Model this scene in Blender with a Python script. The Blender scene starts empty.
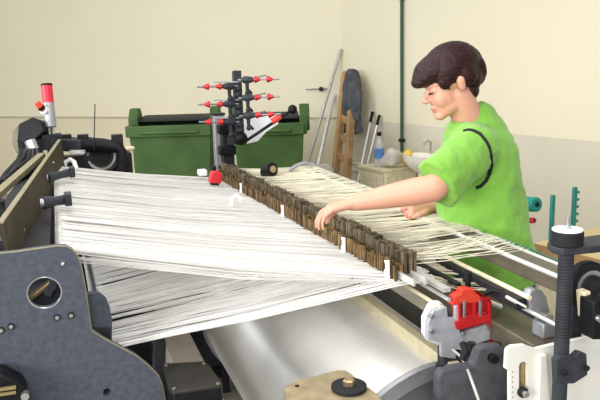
import bpy, bmesh, math, random
from mathutils import Vector, Matrix
from mathutils.bvhtree import BVHTree
random.seed(7)
COL = bpy.context.scene.collection
# ---------------------------------------------------------------- camera
F = 700.0; H = 1.8
YAW = math.radians(19); PITCH = math.radians(11.7); ROLL = math.radians(1.7)
hf = Vector((math.sin(YAW), math.cos(YAW), 0)); r0 = Vector((math.cos(YAW), -math.sin(YAW), 0))
FW = hf * math.cos(PITCH) + Vector((0, 0, -math.sin(PITCH)))
U0 = r0.cross(FW)
RT = r0 * math.cos(ROLL) - U0 * math.sin(ROLL)
UP = U0 * math.cos(ROLL) + r0 * math.sin(ROLL)
CP = Vector((0, 0, H))
cam = bpy.data.cameras.new('camera'); cam.sensor_width = 36; cam.lens = 36 * F / 600
cam.clip_start = 0.05; cam.clip_end = 60
co = bpy.data.objects.new('camera', cam); COL.objects.link(co)
co.matrix_world = Matrix((RT, UP, -FW)).transposed().to_4x4()
co.location = CP
bpy.context.scene.camera = co

def ray(x, y): return FW + RT * ((x - 300) / F) - UP * ((y - 200) / F)
def pz(x, y, z): d = ray(x, y); return CP + d * ((z - H) / d.z)
def py(x, y, Y): d = ray(x, y); return CP + d * (Y / d.y)
def px(x, y, X): d = ray(x, y); return CP + d * (X / d.x)
def D(x, y, d): return CP + ray(x, y) * d

# ---------------------------------------------------------------- materials
def mat(name, c, rough=.5, metal=0., var=.12, scale=20., bump=0., island=0., trans=0., stretch=None, emit=0., c2=None, ior=None, sheen=0., spec=None):
    m = bpy.data.materials.new(name); m.use_nodes = True
    nt = m.node_tree; n = nt.nodes; b = n['Principled BSDF']
    b.inputs['Roughness'].default_value = rough; b.inputs['Metallic'].default_value = metal
    b.inputs['Specular IOR Level'].default_value = spec if spec is not None else (.18 if max(c) < .16 and not metal else .4)
    if trans: b.inputs['Transmission Weight'].default_value = trans
    if sheen: b.inputs['Sheen Weight'].default_value = sheen
    if emit:
        b.inputs['Emission Color'].default_value = (*c, 1); b.inputs['Emission Strength'].default_value = emit
    tc = n.new('ShaderNodeTexCoord'); mp = n.new('ShaderNodeMapping'); no = n.new('ShaderNodeTexNoise')
    nt.links.new(tc.outputs['Object'], mp.inputs[0]); nt.links.new(mp.outputs[0], no.inputs['Vector'])
    if stretch: mp.inputs['Scale'].default_value = stretch
    no.inputs['Scale'].default_value = scale; no.inputs['Detail'].default_value = 4
    mx = n.new('ShaderNodeMix'); mx.data_type = 'RGBA'
    k1 = 1 - var; k2 = 1 + var
    A = c if c2 is None else c
    mx.inputs[6].default_value = (A[0]*k1, A[1]*k1, A[2]*k1, 1)
    Bc = c2 if c2 else c
    mx.inputs[7].default_value = (min(1, Bc[0]*k2), min(1, Bc[1]*k2), min(1, Bc[2]*k2), 1)
    rp = n.new('ShaderNodeMapRange'); rp.inputs[1].default_value = .3; rp.inputs[2].default_value = .7
    nt.links.new(no.outputs['Fac'], rp.inputs[0])
    nt.links.new(rp.outputs[0], mx.inputs[0])
    out = mx.outputs[2]
    if island:
        g = n.new('ShaderNodeNewGeometry'); r2 = n.new('ShaderNodeMapRange')
        r2.inputs[3].default_value = 1 - island; r2.inputs[4].default_value = 1.0
        nt.links.new(g.outputs['Random Per Island'], r2.inputs[0])
        vm = n.new('ShaderNodeVectorMath'); vm.operation = 'SCALE'
        nt.links.new(out, vm.inputs[0]); nt.links.new(r2.outputs[0], vm.inputs['Scale'])
        out = vm.outputs[0]
    nt.links.new(out, b.inputs['Base Color'])
    if bump:
        bp = n.new('ShaderNodeBump'); bp.inputs['Strength'].default_value = bump; bp.inputs['Distance'].default_value = .01
        nt.links.new(no.outputs['Fac'], bp.inputs['Height']); nt.links.new(bp.outputs[0], b.inputs['Normal'])
    return m
M = {}
M['wall'] = mat('wall_cream', (.80, .725, .52), .7, var=.02, scale=1.2)
M['dado'] = mat('wall_dado', (.66, .60, .46), .45, var=.04, scale=1.5)
M['dadol'] = mat('wall_dado_cream', (.72, .64, .44), .45, var=.05, scale=1.5)
M['floor'] = mat('floor_concrete', (.30, .27, .22), .6, var=.2, scale=3)
M['ochre'] = mat('trim_line', (.45, .40, .27), .6)
M['green_paint'] = mat('green_pipe', (.05, .10, .06), .5)
M['bin'] = mat('bin_green', (.055, .105, .03), .5, var=.2, scale=5)
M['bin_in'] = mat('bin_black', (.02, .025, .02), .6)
M['black'] = mat('black_plastic', (.008, .008, .009), .5, var=.3)
M['rubber'] = mat('black_rubber', (.016, .016, .018), .6)
M['dark'] = mat('dark_iron', (.018, .019, .021), .5, 0, var=.3, scale=30, bump=.1)
M['charcoal'] = mat('charcoal_paint', (.036, .038, .044), .5, 0, var=.2, scale=30, bump=.15)
M['bluegrey'] = mat('blue_grey_paint', (.066, .075, .094), .5, 0, var=.18, scale=60, bump=.25)
M['edge'] = mat('worn_edge', (.24, .21, .13), .6, 0, spec=.1)
M['olive'] = mat('olive_plate', (.052, .043, .024), .6, 0, spec=.08, var=.25, scale=9)
M['brownsteel'] = mat('brown_steel', (.12, .10, .068), .45, .2, var=.2, scale=12)
M['steel'] = mat('steel', (.55, .55, .55), .3, .9, var=.1)
M['steelw'] = mat('bright_steel', (.78, .77, .74), .35, .6, var=.1)
M['grey'] = mat('grey_metal', (.34, .34, .35), .45, .5, var=.15)
M['white'] = mat('white_plastic', (.82, .82, .80), .4, var=.04)
M['whitepaint'] = mat('white_painted_iron', (.80, .79, .74), .45, var=.08, scale=14, c2=(.76, .73, .62))
M['red'] = mat('red_plastic', (.50, .018, .022), .3, var=.15)
M['redb'] = mat('red_bright', (.60, .02, .035), .35)
M['orange'] = mat('orange_plastic', (.70, .055, .03), .4)
M['wood'] = mat('ladder_wood', (.42, .25, .11), .6, var=.2, scale=8, stretch=(1, 1, .2))
M['tan'] = mat('tan_board', (.60, .45, .22), .6, var=.1, scale=4)
M['brownplate'] = mat('brown_plate', (.33, .26, .15), .45, .3, var=.25, scale=25, bump=.1)
M['brass'] = mat('brass', (.45, .34, .18), .35, .8)
M['coat'] = mat('grey_denim', (.085, .09, .095), .9, var=.3, scale=14, bump=.4)
M['cream_plastic'] = mat('cream_plastic', (.72, .64, .42), .5)
M['bag'] = mat('plastic_bag', (.78, .74, .66), .4, trans=.3, var=.1, scale=12, bump=.5)
M['bottle'] = mat('clear_bottle', (.85, .88, .88), .15, trans=.6)
M['blue'] = mat('blue_label', (.10, .25, .55), .5)
M['yellow'] = mat('yellow_cloth', (.80, .55, .08), .7)
M['ceramic'] = mat('ceramic', (.80, .76, .64), .2, var=.03)
M['teal'] = mat('teal_yarn', (.01, .22, .17), .75, var=.2, scale=80, bump=.3)
M['tealm'] = mat('teal_metal', (.02, .20, .16), .5)
M['thread'] = mat('warp_thread', (.97, .955, .92), .32, var=.01, island=.20)
M['thread_c'] = mat('warp_thread_cream', (.92, .86, .68), .45, var=.02, island=.35)
M['dropper'] = mat('dropper_brown', (.27, .165, .065), .45, .3, var=.45, scale=40, island=.8)
M['droppert'] = mat('dropper_grey', (.22, .17, .105), .45, .3, var=.4, scale=40, island=.75)
M['skin'] = mat('skin', (.60, .30, .20), .5, var=.05, scale=14)
M['lip'] = mat('lips', (.50, .16, .14), .45)
M['eyedark'] = mat('lashes', (.05, .03, .025), .7)
M['hair'] = mat('hair', (.022, .0055, .005), .38, spec=.22, var=.4, scale=60, bump=.5, stretch=(.5, 2.2, 2.2))
M['shirt'] = mat('lime_shirt', (.175, .40, .045), .85, var=.08, scale=7, bump=.25, sheen=.2)
M['piping'] = mat('black_piping', (.015, .015, .02), .7)
M['trousers'] = mat('trousers', (.05, .06, .10), .8)
M['sole'] = mat('shoe', (.6, .6, .6), .6)
# warp beam yarn: fine rings around the circumference
def yarn_mat():
    m = bpy.data.materials.new('wound_yarn'); m.use_nodes = True; nt = m.node_tree; n = nt.nodes; b = n['Principled BSDF']; b.inputs['Specular IOR Level'].default_value = .9
    tc = n.new('ShaderNodeTexCoord'); mp = n.new('ShaderNodeMapping'); mp.inputs['Scale'].default_value = (2, 260, 2)
    no = n.new('ShaderNodeTexNoise'); no.inputs['Scale'].default_value = 1; no.inputs['Detail'].default_value = 3
    nt.links.new(tc.outputs['Object'], mp.inputs[0]); nt.links.new(mp.outputs[0], no.inputs['Vector'])
    cr = n.new('ShaderNodeValToRGB'); cr.color_ramp.elements[0].color = (.88, .86, .80, 1); cr.color_ramp.elements[1].color = (.95, .93, .88, 1)
    cr.color_ramp.elements[0].position = .35; cr.color_ramp.elements[1].position = .65
    nt.links.new(no.outputs['Fac'], cr.inputs[0]); nt.links.new(cr.outputs[0], b.inputs['Base Color'])
    b.inputs['Roughness'].default_value = .52; b.inputs['Metallic'].default_value = .36; b.inputs['Anisotropic'].default_value = 1.0; b.inputs['Anisotropic Rotation'].default_value = .25
    tg = n.new('ShaderNodeTangent'); tg.direction_type = 'RADIAL'; tg.axis = 'Y'; nt.links.new(tg.outputs[0], b.inputs['Tangent'])
    bp = n.new('ShaderNodeBump'); bp.inputs['Strength'].default_value = .01; bp.inputs['Distance'].default_value = .001
    nt.links.new(no.outputs['Fac'], bp.inputs['Height']); nt.links.new(bp.outputs[0], b.inputs['Normal'])
    return m
M['yarn'] = yarn_mat()
M['polegrey'] = mat('pole_grey', (.5, .48, .44), .5, .3)
M['castgrey'] = mat('cast_grey', (.075, .078, .085), .55, 0, var=.2, scale=30, bump=.1, spec=.2)
M['tie'] = mat('tie_beam_paint', (.36, .31, .24), .6, var=.15, scale=6)

# ---------------------------------------------------------------- mesh helpers
OFF = {}
def V(*a): return Vector(a)
class MB:
    def __init__(s): s.bm = bmesh.new()
    def box(s, lo, hi):
        vs = [s.bm.verts.new((x, y, z)) for x in (lo[0], hi[0]) for y in (lo[1], hi[1]) for z in (lo[2], hi[2])]
        for f in ((0,1,3,2),(4,6,7,5),(0,4,5,1),(2,3,7,6),(0,2,6,4),(1,5,7,3)): s.bm.faces.new([vs[i] for i in f])
        return s
    def bar(s, a, b, w, h, up=V(0, 0, 1)):          # rectangular bar between two points
        a = Vector(a); b = Vector(b); d = (b - a).normalized(); sd = d.cross(up)
        if sd.length < 1e-4: sd = V(1, 0, 0)
        sd.normalize(); u = sd.cross(d)
        vs = [s.bm.verts.new(p + sd * (i * w / 2) + u * (j * h / 2)) for p in (a, b) for i, j in ((-1,-1),(1,-1),(1,1),(-1,1))]
        for f in ((0,1,2,3),(7,6,5,4),(0,4,5,1),(1,5,6,2),(2,6,7,3),(3,7,4,0)): s.bm.faces.new([vs[i] for i in f])
        return s
    def tube(s, pts, r, n=10, cap=True):              # r number or list
        pts = [Vector(p) for p in pts]; rs = r if isinstance(r, (list, tuple)) else [r] * len(pts)
        prev = None; ref = None
        for i, p in enumerate(pts):
            d = (pts[min(i + 1, len(pts) - 1)] - pts[max(i - 1, 0)]).normalized()
            if ref is None:
                ref = d.orthogonal().normalized()
            ref = (ref - d * ref.dot(d)).normalized(); b = d.cross(ref)
            ring = [s.bm.verts.new(p + (ref * math.cos(6.28318 * k / n) + b * math.sin(6.28318 * k / n)) * rs[i]) for k in range(n)]
            if prev:
                for k in range(n): s.bm.faces.new((prev[k], prev[(k+1) % n], ring[(k+1) % n], ring[k]))
            elif cap: s.bm.faces.new(ring[::-1])
            prev = ring
        if cap: s.bm.faces.new(prev)
        return s
    def cyl(s, a, b, r, r2=None, n=24): return s.tube([a, b], [r, r if r2 is None else r2], n)
    def rings(s, data, n=28):                         # data: (centre, axisA*ra, axisB*rb)
        prev = None
        for c, A, B_ in data:
            ring = [s.bm.verts.new(Vector(c) + Vector(A) * math.cos(6.28318 * k / n) + Vector(B_) * math.sin(6.28318 * k / n)) for k in range(n)]
            if prev:
                for k in range(n): s.bm.faces.new((prev[k], prev[(k+1) % n], ring[(k+1) % n], ring[k]))
            else: s.bm.faces.new(ring[::-1])
            prev = ring
        s.bm.faces.new(prev); return s
    def ell(s, c, A, B_, C_, n=20, m=12):             # ellipsoid from three semi-axes vectors
        c = Vector(c); A = Vector(A); B_ = Vector(B_); C_ = Vector(C_)
        top = s.bm.verts.new(c + C_); bot = s.bm.verts.new(c - C_); prev = None; first = None
        for j in range(1, m):
            th = math.pi * j / m
            ring = [s.bm.verts.new(c + C_ * math.cos(th) + (A * math.cos(6.28318 * k / n) + B_ * math.sin(6.28318 * k / n)) * math.sin(th)) for k in range(n)]
            if prev:
                for k in range(n): s.bm.faces.new((prev[k], ring[k], ring[(k+1) % n], prev[(k+1) % n]))
            else:
                for k in range(n): s.bm.faces.new((top, ring[k], ring[(k+1) % n]))
            prev = ring
        for k in range(n): s.bm.faces.new((bot, prev[(k+1) % n], prev[k]))
        return s
    def sph(s, c, r, **k): return s.ell(c, (r, 0, 0), (0, r, 0), (0, 0, r), **k)
    def prism(s, pts, vec, holes=()):                 # planar 3D outline extruded by vec, with holes
        es = []; old = set(s.bm.verts)
        for loop in [pts] + list(holes):
            vs = [s.bm.verts.new(p) for p in loop]
            es += [s.bm.edges.new((vs[i], vs[(i+1) % len(vs)])) for i in range(len(vs))]
        if holes:
            r = bmesh.ops.triangle_fill(s.bm, edges=es, use_beauty=True, use_dissolve=False)
            fs = [f for f in r['geom'] if isinstance(f, bmesh.types.BMFace)]
        else:
            fs = [s.bm.faces.new([v for v in s.bm.verts if v not in old])]
        e = bmesh.ops.extrude_face_region(s.bm, geom=fs)
        nv = [v for v in e['geom'] if isinstance(v, bmesh.types.BMVert)]
        bmesh.ops.translate(s.bm, verts=nv, vec=Vector(vec))
        return s
def obj(name, b, m, parent=None, bevel=0, smooth=True, recalc=True):
    bm = b.bm if isinstance(b, MB) else b
    if recalc: bmesh.ops.recalc_face_normals(bm, faces=bm.faces)
    off = OFF.get(parent.name, V(0, 0, 0)) if parent else V(0, 0, 0)
    if off.length: bmesh.ops.translate(bm, verts=bm.verts, vec=-off)
    me = bpy.data.meshes.new(name); bm.to_mesh(me); bm.free()
    if smooth:
        me.shade_smooth(); me.set_sharp_from_angle(angle=math.radians(38))
    me.materials.append(M[m]); o = bpy.data.objects.new(name, me); COL.objects.link(o)
    if parent: o.parent = parent
    OFF[o.name] = off.copy()
    if bevel:
        bv = o.modifiers.new('bevel', 'BEVEL'); bv.width = bevel; bv.segments = 2; bv.limit_method = 'ANGLE'
    return o
def tag(o, label, cat, group=None, kind=None):
    o['label'] = label; o['category'] = cat
    if group: o['group'] = group
    if kind: o['kind'] = kind
    return o
def thing(name, label, cat, loc, group=None):
    o = bpy.data.objects.new(name, None); COL.objects.link(o); o.location = Vector(loc); o.empty_display_size = .05
    OFF[o.name] = Vector(loc); return tag(o, label, cat, group)
def struct(o): o['kind'] = 'structure'; return o
def circ(cx, cy, r, Y, n=28, ry=None):                # circle drawn through pixel radii on the plane y=Y
    c = py(cx, cy, Y); rr = (py(cx + r, cy, Y) - c).length
    return [c + V(math.cos(6.28318 * k / n), 0, math.sin(6.28318 * k / n)) * rr for k in range(n)]
def outl(pts, Y): return [py(x, y, Y) for x, y in pts]

# ================================================================ ROOM
WZ = 1.08
wa = py(150, 116, 9.1); c0 = V(3.09, 7.40, 0)
left_end = c0 + (V(1.0, 9.12, 0) - c0).normalized() * 7.5
right_end = c0 + (V(3.95, 4.2, 0) - c0).normalized() * 6.5
def wall(name, a, b, z0, z1, m, th=.12):
    mb = MB(); d = (b - a); d.z = 0; nrm = V(d.y, -d.x, 0).normalized()
    if nrm.dot(V(1, 3, 0)) < 0: nrm = -nrm
    p = [V(a.x, a.y, z0), V(b.x, b.y, z0), V(b.x, b.y, z1), V(a.x, a.y, z1)]
    mb.prism(p, nrm * th); return struct(obj(name, mb, m, smooth=False))
WH = 3.6
wall('wall_back', left_end, c0, WZ, WH, 'wall'); wall('wall_right', c0, right_end, WZ, WH, 'wall')
wall('wall_back_dado', left_end, c0, 0, WZ, 'dadol'); wall('wall_right_dado', c0, right_end, 0, WZ, 'dado')
mb = MB(); d = (c0 - left_end).normalized(); nn = V(-d.y, d.x, 0) * -1
a = V(left_end.x, left_end.y, WZ) + nn * -.0; 
n_in = V(d.y, -d.x, 0); n_in = n_in if n_in.y < 0 else -n_in
mb.bar(V(left_end.x, left_end.y, WZ) + n_in * .004, V(c0.x, c0.y, WZ) + n_in * .004, .008, .02); struct(obj('trim_1', mb, 'ochre'))
mb = MB(); mb.box((-8, -3, -.1), (9, 13, 0)); struct(obj('floor', mb, 'floor', smooth=False))
dr = (right_end - c0).normalized(); nr = V(dr.y, -dr.x, 0); nr = nr if nr.y < 0 else -nr
def onright(x, y, off=0.0):                            # pixel -> point on right wall (offset into room)
    r = ray(x, y); q = c0 + nr * off; t = (q - CP).dot(nr) / r.dot(nr); return CP + r * t
def onback(x, y, off=0.0):
    r = ray(x, y); q = c0 + n_in * off; t = (q - CP).dot(n_in) / r.dot(n_in); return CP + r * t
# green pipe on right wall
p = onright(401.7, 60, .03); mb = MB(); mb.cyl((p.x, p.y, 0), (p.x, p.y, 3.5), .016)
pt = thing('wall_pipe', 'thin dark green vertical pipe running up the right-hand wall', 'pipe', (p.x, p.y, 0))
obj('pipe', mb, 'green_paint', pt)
for z in (.9, 2.3): obj('clamp', MB().box((p.x - .025, p.y - .022, z), (p.x + .025, p.y + .022, z + .03)), 'dark', pt)

# ================================================================ BINS
def container(x0, x1, ytop, ybot, dep, label):
    a = D(x0, ytop, dep); b = D(x1, ytop, dep); zt = (a.z + b.z) / 2
    e = V(b.x - a.x, b.y - a.y, 0); w = e.length; e.normalize(); f = V(-e.y, e.x, 0)
    base = V(a.x, a.y, 0); t = thing('waste_container', label, 'waste bin', base, 'green wheeled waste containers')
    def P(u, v, z): return base + e * u + f * v + V(0, 0, z)
    dpt = .75; i = .07; zb = .16
    mb = MB()                                          # tapered tub, open top, ribs
    out = [(0, 0), (w, 0), (w, dpt), (0, dpt)]; bo = [(i, i), (w-i, i), (w-i, dpt-i), (i, dpt-i)]
    v0 = [mb.bm.verts.new(P(u, v, zt - .05)) for u, v in out]; v1 = [mb.bm.verts.new(P(u, v, zb)) for u, v in bo]
    inn = [(.03, .03), (w-.03, .03), (w-.03, dpt-.03), (.03, dpt-.03)]
    v2 = [mb.bm.verts.new(P(u, v, zt - .05)) for u, v in inn]; v3 = [mb.bm.verts.new(P(u*.86+w*.07, v*.86+dpt*.07, zb+.04)) for u, v in inn]
    for k in range(4):
        j = (k + 1) % 4
        mb.bm.faces.new((v0[k], v0[j], v1[j], v1[k])); mb.bm.faces.new((v2[j], v2[k], v3[k], v3[j])); mb.bm.faces.new((v0[j], v0[k], v2[k], v2[j]))
    mb.bm.faces.new(v1); mb.bm.faces.new(v3[::-1]); obj('tub', mb, 'bin', t, bevel=.012)
    mb = MB()                                          # rim
    for k in range(4):
        p0 = P(*out[k], zt - .09); p1 = P(*out[(k+1) % 4], zt - .09); mb.bar(p0, p1, .05, .1)
    obj('rim', mb, 'bin', t, bevel=.008)
    for u in (.0, w):
        mb = MB(); c = P(u, .30, zt - .03)
        prof = [(-.10, -.10), (.12, -.10), (.12, .05), (.06, .13), (-.02, .13), (-.10, .04)]
        mb.prism([c + f * q[0] + V(0, 0, q[1]) - e * .04 for q in prof], e * .09); obj('lid_hinge', mb, 'bin', t, bevel=.01)
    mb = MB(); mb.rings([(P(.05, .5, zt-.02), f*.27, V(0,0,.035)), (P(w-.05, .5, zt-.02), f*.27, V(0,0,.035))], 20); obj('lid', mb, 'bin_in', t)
    mb = MB(); mb.cyl(P(.12, -.035, zt - .10), P(w-.12, -.035, zt - .10), .014); obj('handle_bar', mb, 'bin', t)
    for u in (i + .08, w - i - .08):
        for v in (i + .08, dpt - i - .08):
            mb = MB(); c = P(u, v, .08); mb.cyl(c - e * .02, c + e * .02, .08); obj('wheel', mb, 'rubber', t)
            w_ = mb
            mb = MB(); mb.bar(c + V(0, 0, .0), c + V(0, 0, .1), .06, .02, up=e); obj('castor_fork', mb, 'steel', t)
    return t
container(127, 211, 121, 0, 6.3, 'green wheeled waste container on the left, behind the signal tower side of loom')
container(232, 304, 119, 0, 6.0, 'green wheeled waste container on the right, next to the leaning ladder')

# ================================================================ CORNER: ladder, coat, poles, mops
t = thing('wooden_ladder', 'short wooden ladder leaning in the corner with a coat on it', 'ladder', (onright(345, 190, .5).x, onright(345, 190, .5).y, 0))
la, lb = onright(334, 186, .45), onright(346, 72, .08); ra, rb = onright(346, 188, .45), onright(354, 78, .08)
ext = lambda lo, hi: lo + (lo - hi).normalized() * ((lo.z) / abs((lo - hi).normalized().z))
la2, ra2 = ext(la, lb), ext(ra, rb)
for q0, q1 in ((la2, lb), (ra2, rb)):
    mb = MB(); mb.bar(q0, q1, .055, .075, up=nr); obj('side_rail', mb, 'wood', t, bevel=.004)
for k in range(7):
    f = .2 + .125 * k; q0 = la2.lerp(lb, f); q1 = ra2.lerp(rb, f); e = (q1 - q0).normalized() * .06
    mb = MB(); mb.bar(q0 - e, q1 + e, .03, .075, up=V(0, 0, 1)); obj('rung', mb, 'wood', t, bevel=.004)
# coat
mb = MB(); cpt = []
prof = [(70, 2.5, 353), (73, 4.5, 353), (78, 7, 352.5), (88, 8, 352), (100, 8.5, 351.5), (112, 8.5, 351), (124, 9, 351), (132, 9.5, 352), (133, 8.5, 352.5)]
for y_, hw, cx in prof:
    c = onright(cx, y_, .16); s = (onright(cx + hw, y_, .16) - c); cpt.append((c, s, nr * (.05 + .002 * hw)))
mb.rings(cpt, 24)
for k, (xx, x2) in enumerate(((347, 344), (358, 359.5))):   # sleeves
    mb.tube([onright(xx, 80, .19), onright((xx + x2) / 2, 95, .23), onright(x2, 117, .22)], [.03, .035, .03], 12)
o = tag(obj('coat', mb, 'coat'), 'dark grey work coat hanging from top of the wooden ladder', 'coat')
tx = bpy.data.textures.new('folds', 'CLOUDS'); tx.noise_scale = .12
o.modifiers.new('s', 'SUBSURF').levels = 2; o.modifiers['s'].render_levels = 2
dm = o.modifiers.new('d', 'DISPLACE'); dm.texture = tx; dm.strength = .05; dm.texture_coords = 'GLOBAL'
# leaning metal poles
def pole(n, lab, a, b, r, m, cat='pole', grp=None):
    a = ext(a, b); mb = MB(); mb.cyl(a, b, r, n=12)
    return tag(obj(n, mb, m), lab, cat, grp)
pole('metal_pole', 'long thin grey pole leaning in the corner, the one farthest left', onback(304, 176, .5), onback(341, 49, .03), .018, 'polegrey')
pole('metal_pole', 'bright aluminium pole leaning in the corner just left of the ladder', onback(317, 170, .5), onback(334, 95, .03), .021, 'steelw')
def mop(lab, x0, y0, x1, y1, ym):
    a = onright(x0, y0, .3); b = onright(x1, y1, .04); b2 = b; a2 = ext(a, b)
    base = thing('broom_handle', lab, 'broom handle', a2, 'metal broom handles leaning on the wall')
    m1 = a2.lerp(b, 1 - .09); mb = MB(); mb.cyl(a2, m1, .011, n=12); obj('shaft', mb, 'steelw', base)
    mb = MB(); mb.cyl(m1, b, .016, n=12); obj('grip', mb, 'black', base)
mop('metal broom handle with black grip, left one of the pair on the right wall', 362, 162, 372.5, 112, 0)
mop('metal broom handle with black grip, right one of the pair on the right wall', 362, 186, 379.5, 115, 0)
# wall hook left of the ladder
q = onback(318, 89, 0); t = thing('wall_hook', 'small metal coat hook rod fixed on the cream wall near corner', 'hook', q)
mb = MB(); mb.cyl(onback(306, 89.5, .05), onback(327, 88.5, .05), .008, n=8); obj('rod', mb, 'grey', t)
mb = MB(); mb.cyl(onback(321, 89, 0), onback(321, 89, .07), .025, n=12); obj('mount', mb, 'dark', t)
# low pipes on right wall
mb = MB()
for y_ in (165, 172): mb.cyl(onright(352, y_ - 2, .07), onright(398, y_ + 6, .07), .018, n=10)
for xx in (358, 392): mb.cyl(onright(xx, 170, 0), onright(xx, 170, .08), .02, n=8)
tag(obj('heating_pipe', mb, 'cream_plastic'), 'pair of cream heating pipes low on the wall behind the crate', 'pipe')
# crate with bottle, bag
c = onright(386, 173, .35); crt = V(c.x, c.y, 0)
ex = dr; 
t = thing('utility_cabinet', 'low cream cabinet against the wall below the green pipe', 'cabinet', crt)
ztop = onright(382, 167, .35).z
mb = MB(); mb.prism([crt + ex*a + nr*b for a, b in ((-.2,-.22),(.2,-.22),(.2,.18),(-.2,.18))], V(0, 0, ztop)); obj('body', mb, 'cream_plastic', t, bevel=.01)
mb = MB(); mb.prism([crt + ex*a + nr*b + V(0,0,ztop) for a, b in ((-.21,-.22),(.21,-.22),(.21,.2),(-.21,.2))], V(0, 0, .02)); obj('top_board', mb, 'cream_plastic', t)
mb = MB(); mb.prism([crt + ex*a + nr*.181 + V(0,0,b) for a, b in ((-.17,.06),(.17,.06),(.17,ztop-.04),(-.17,ztop-.04))], nr * .012); dd = obj('door', mb, 'cream_plastic', t, bevel=.004)
mb = MB(); mb.sph(crt + ex*-.13 + nr*.205 + V(0,0,ztop-.2), .018); obj('knob', mb, 'dark', dd)
zt = ztop + .02
bc = crt + ex * -.03 + nr * .06
t = thing('water_bottle', 'clear plastic bottle with blue label standing on the low cabinet', 'bottle', bc + V(0, 0, zt))
mb = MB(); B0 = bc + V(0, 0, zt)
mb.tube([B0, B0+V(0,0,.01), B0+V(0,0,.20), B0+V(0,0,.26), B0+V(0,0,.30)], [.04,.048,.048,.022,.018], 20); obj('bottle_body', mb, 'bottle', t)
mb = MB(); mb.cyl(B0+V(0,0,.08), B0+V(0,0,.18), .0495, n=20); obj('paper_label', mb, 'blue', t)
mb = MB(); mb.cyl(B0+V(0,0,.30), B0+V(0,0,.335), .022, n=16); obj('cap', mb, 'black', t)
def lump(c, r, mname, name, lab, cat, seed, sq=(1, 1, 1)):
    mb = MB(); mb.ell((0, 0, 0), (r*sq[0], 0, 0), (0, r*sq[1], 0), (0, 0, r*sq[2]), n=32, m=20); rd = random.Random(seed)
    dirs = [(Vector((rd.gauss(0,1), rd.gauss(0,1), rd.gauss(0,1))).normalized(), rd.uniform(.1, .28), rd.uniform(4, 10)) for _ in range(14)]
    for v in mb.bm.verts:
        n = v.co.normalized(); k = 1 + sum(a_ * math.exp(-f_ * (1 - n.dot(d_))) for d_, a_, f_ in dirs) - .25
        v.co = v.co * k
    zmin = min(v.co.z for v in mb.bm.verts); bmesh.ops.translate(mb.bm, verts=mb.bm.verts, vec=Vector(c) - V(0, 0, zmin))
    return tag(obj(name, mb, mname), lab, cat)
lump(crt + ex * .11 + nr * .02 + V(0, 0, zt), .10, 'bag', 'plastic_bag', 'crumpled translucent plastic bag on the cabinet beside the bottle', 'bag', 3, (1.1, 1, .95))
lump(crt + ex * .17 + nr * -.13 + V(0, 0, zt), .07, 'yellow', 'cleaning_cloth', 'yellow cloth lying behind the bag on the low cabinet', 'cloth', 5, (1, .8, 1.4))
# white bag at foot of the ladder (on a stool)
c = onback(322, 178, 1.0); 
t = thing('storage_box', 'low grey box at foot of the ladder holding up a white bag', 'box', (c.x, c.y, 0))
zb = onback(322, 187, 1.0).z
mb = MB(); mb.box((c.x-.2, c.y-.17, 0), (c.x+.2, c.y+.17, zb)); obj('body', mb, 'grey', t, bevel=.01)
mb = MB(); mb.box((c.x-.21, c.y-.18, zb-.05), (c.x+.21, c.y+.18, zb-.001)); obj('rim', mb, 'dark', t)
lump((c.x, c.y, zb), .13, 'bag', 'plastic_bag', 'crumpled white plastic bag by the foot of the wooden ladder', 'bag', 11, (1.2, 1, .8))
# washbasin
b0 = onright(421, 158, .24)
t = thing('wash_basin', 'cream ceramic wash basin on the right wall behind the woman', 'sink', (b0.x, b0.y, b0.z))
mb = MB(); e = ex * .75; f = nr * .75
mb.rings([(b0 + V(0,0,-.14) - f*.03, e*.10, f*.08), (b0 + V(0,0,-.08), e*.19, f*.15), (b0 + V(0,0,-.02), e*.25, f*.2), (b0 + V(0,0,.03), e*.26, f*.21), (b0 + V(0,0,.03), e*.23, f*.18), (b0 + V(0,0,-.05), e*.17, f*.12), (b0+V(0,0,-.07), e*.05, f*.04)], 32)
obj('bowl', mb, 'ceramic', t)
mb = MB(); mb.rings([(V(b0.x,b0.y,0)-f*.05, e*.09, f*.08), (b0+V(0,0,-.13)-f*.04, e*.07, f*.06)], 20); obj('pedestal', mb, 'ceramic', t)
mb = MB(); q = b0 - f*.17; mb.tube([q + V(0,0,.03), q+V(0,0,.14), q+V(0,0,.16)+f*.04, q+V(0,0,.13)+f*.12], .012, 10); obj('tap', mb, 'steel', t)
# grey post & dark column between bins
a = D(218, 115, 5.2); t = thing('column_duct', 'pale grey vertical duct standing between the two green containers', 'duct', (a.x, a.y, 0))
mb = MB(); mb.box((a.x-.04, a.y-.04, 0), (a.x+.04, a.y+.04, a.z)); obj('casing', mb, 'grey', t, bevel=.004)
mb = MB(); mb.box((a.x-.045, a.y-.045, a.z), (a.x+.045, a.y+.045, a.z+.015)); obj('cap', mb, 'dark', t)

# ================================================================ WEFT FEEDER RACK
rb_ = D(240, 141, 4.55); rt_ = D(236.5, 71, 4.55)
col0 = D(227, 115, 4.6)
t = thing('feeder_stand', 'dark machine column carrying the yarn feeder rack between the containers', 'stand', (col0.x, col0.y, 0))
mb = MB(); mb.box((col0.x-.045, col0.y-.03, 0), (col0.x+.03, col0.y+.05, col0.z-.02)); obj('column', mb, 'dark', t, bevel=.004)
mb = MB(); mb.box((col0.x-.14, col0.y-.14, 0), (col0.x+.14, col0.y+.14, .03)); obj('base_plate', mb, 'dark', t)
for q in (0, .14, .27):
    mb = MB(); mb.box((col0.x-.07, col0.y-.05, col0.z-.12-q), (col0.x+.04, col0.y+.03, col0.z-.06-q)); obj('control_block', mb, 'black', t, bevel=.006)
mb = MB(); mb.bar(V(col0.x, col0.y-.03, rb_.z), rb_ + V(.03, 0, 0), .06, .05); obj('bracket', mb, 'dark', t)
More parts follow.
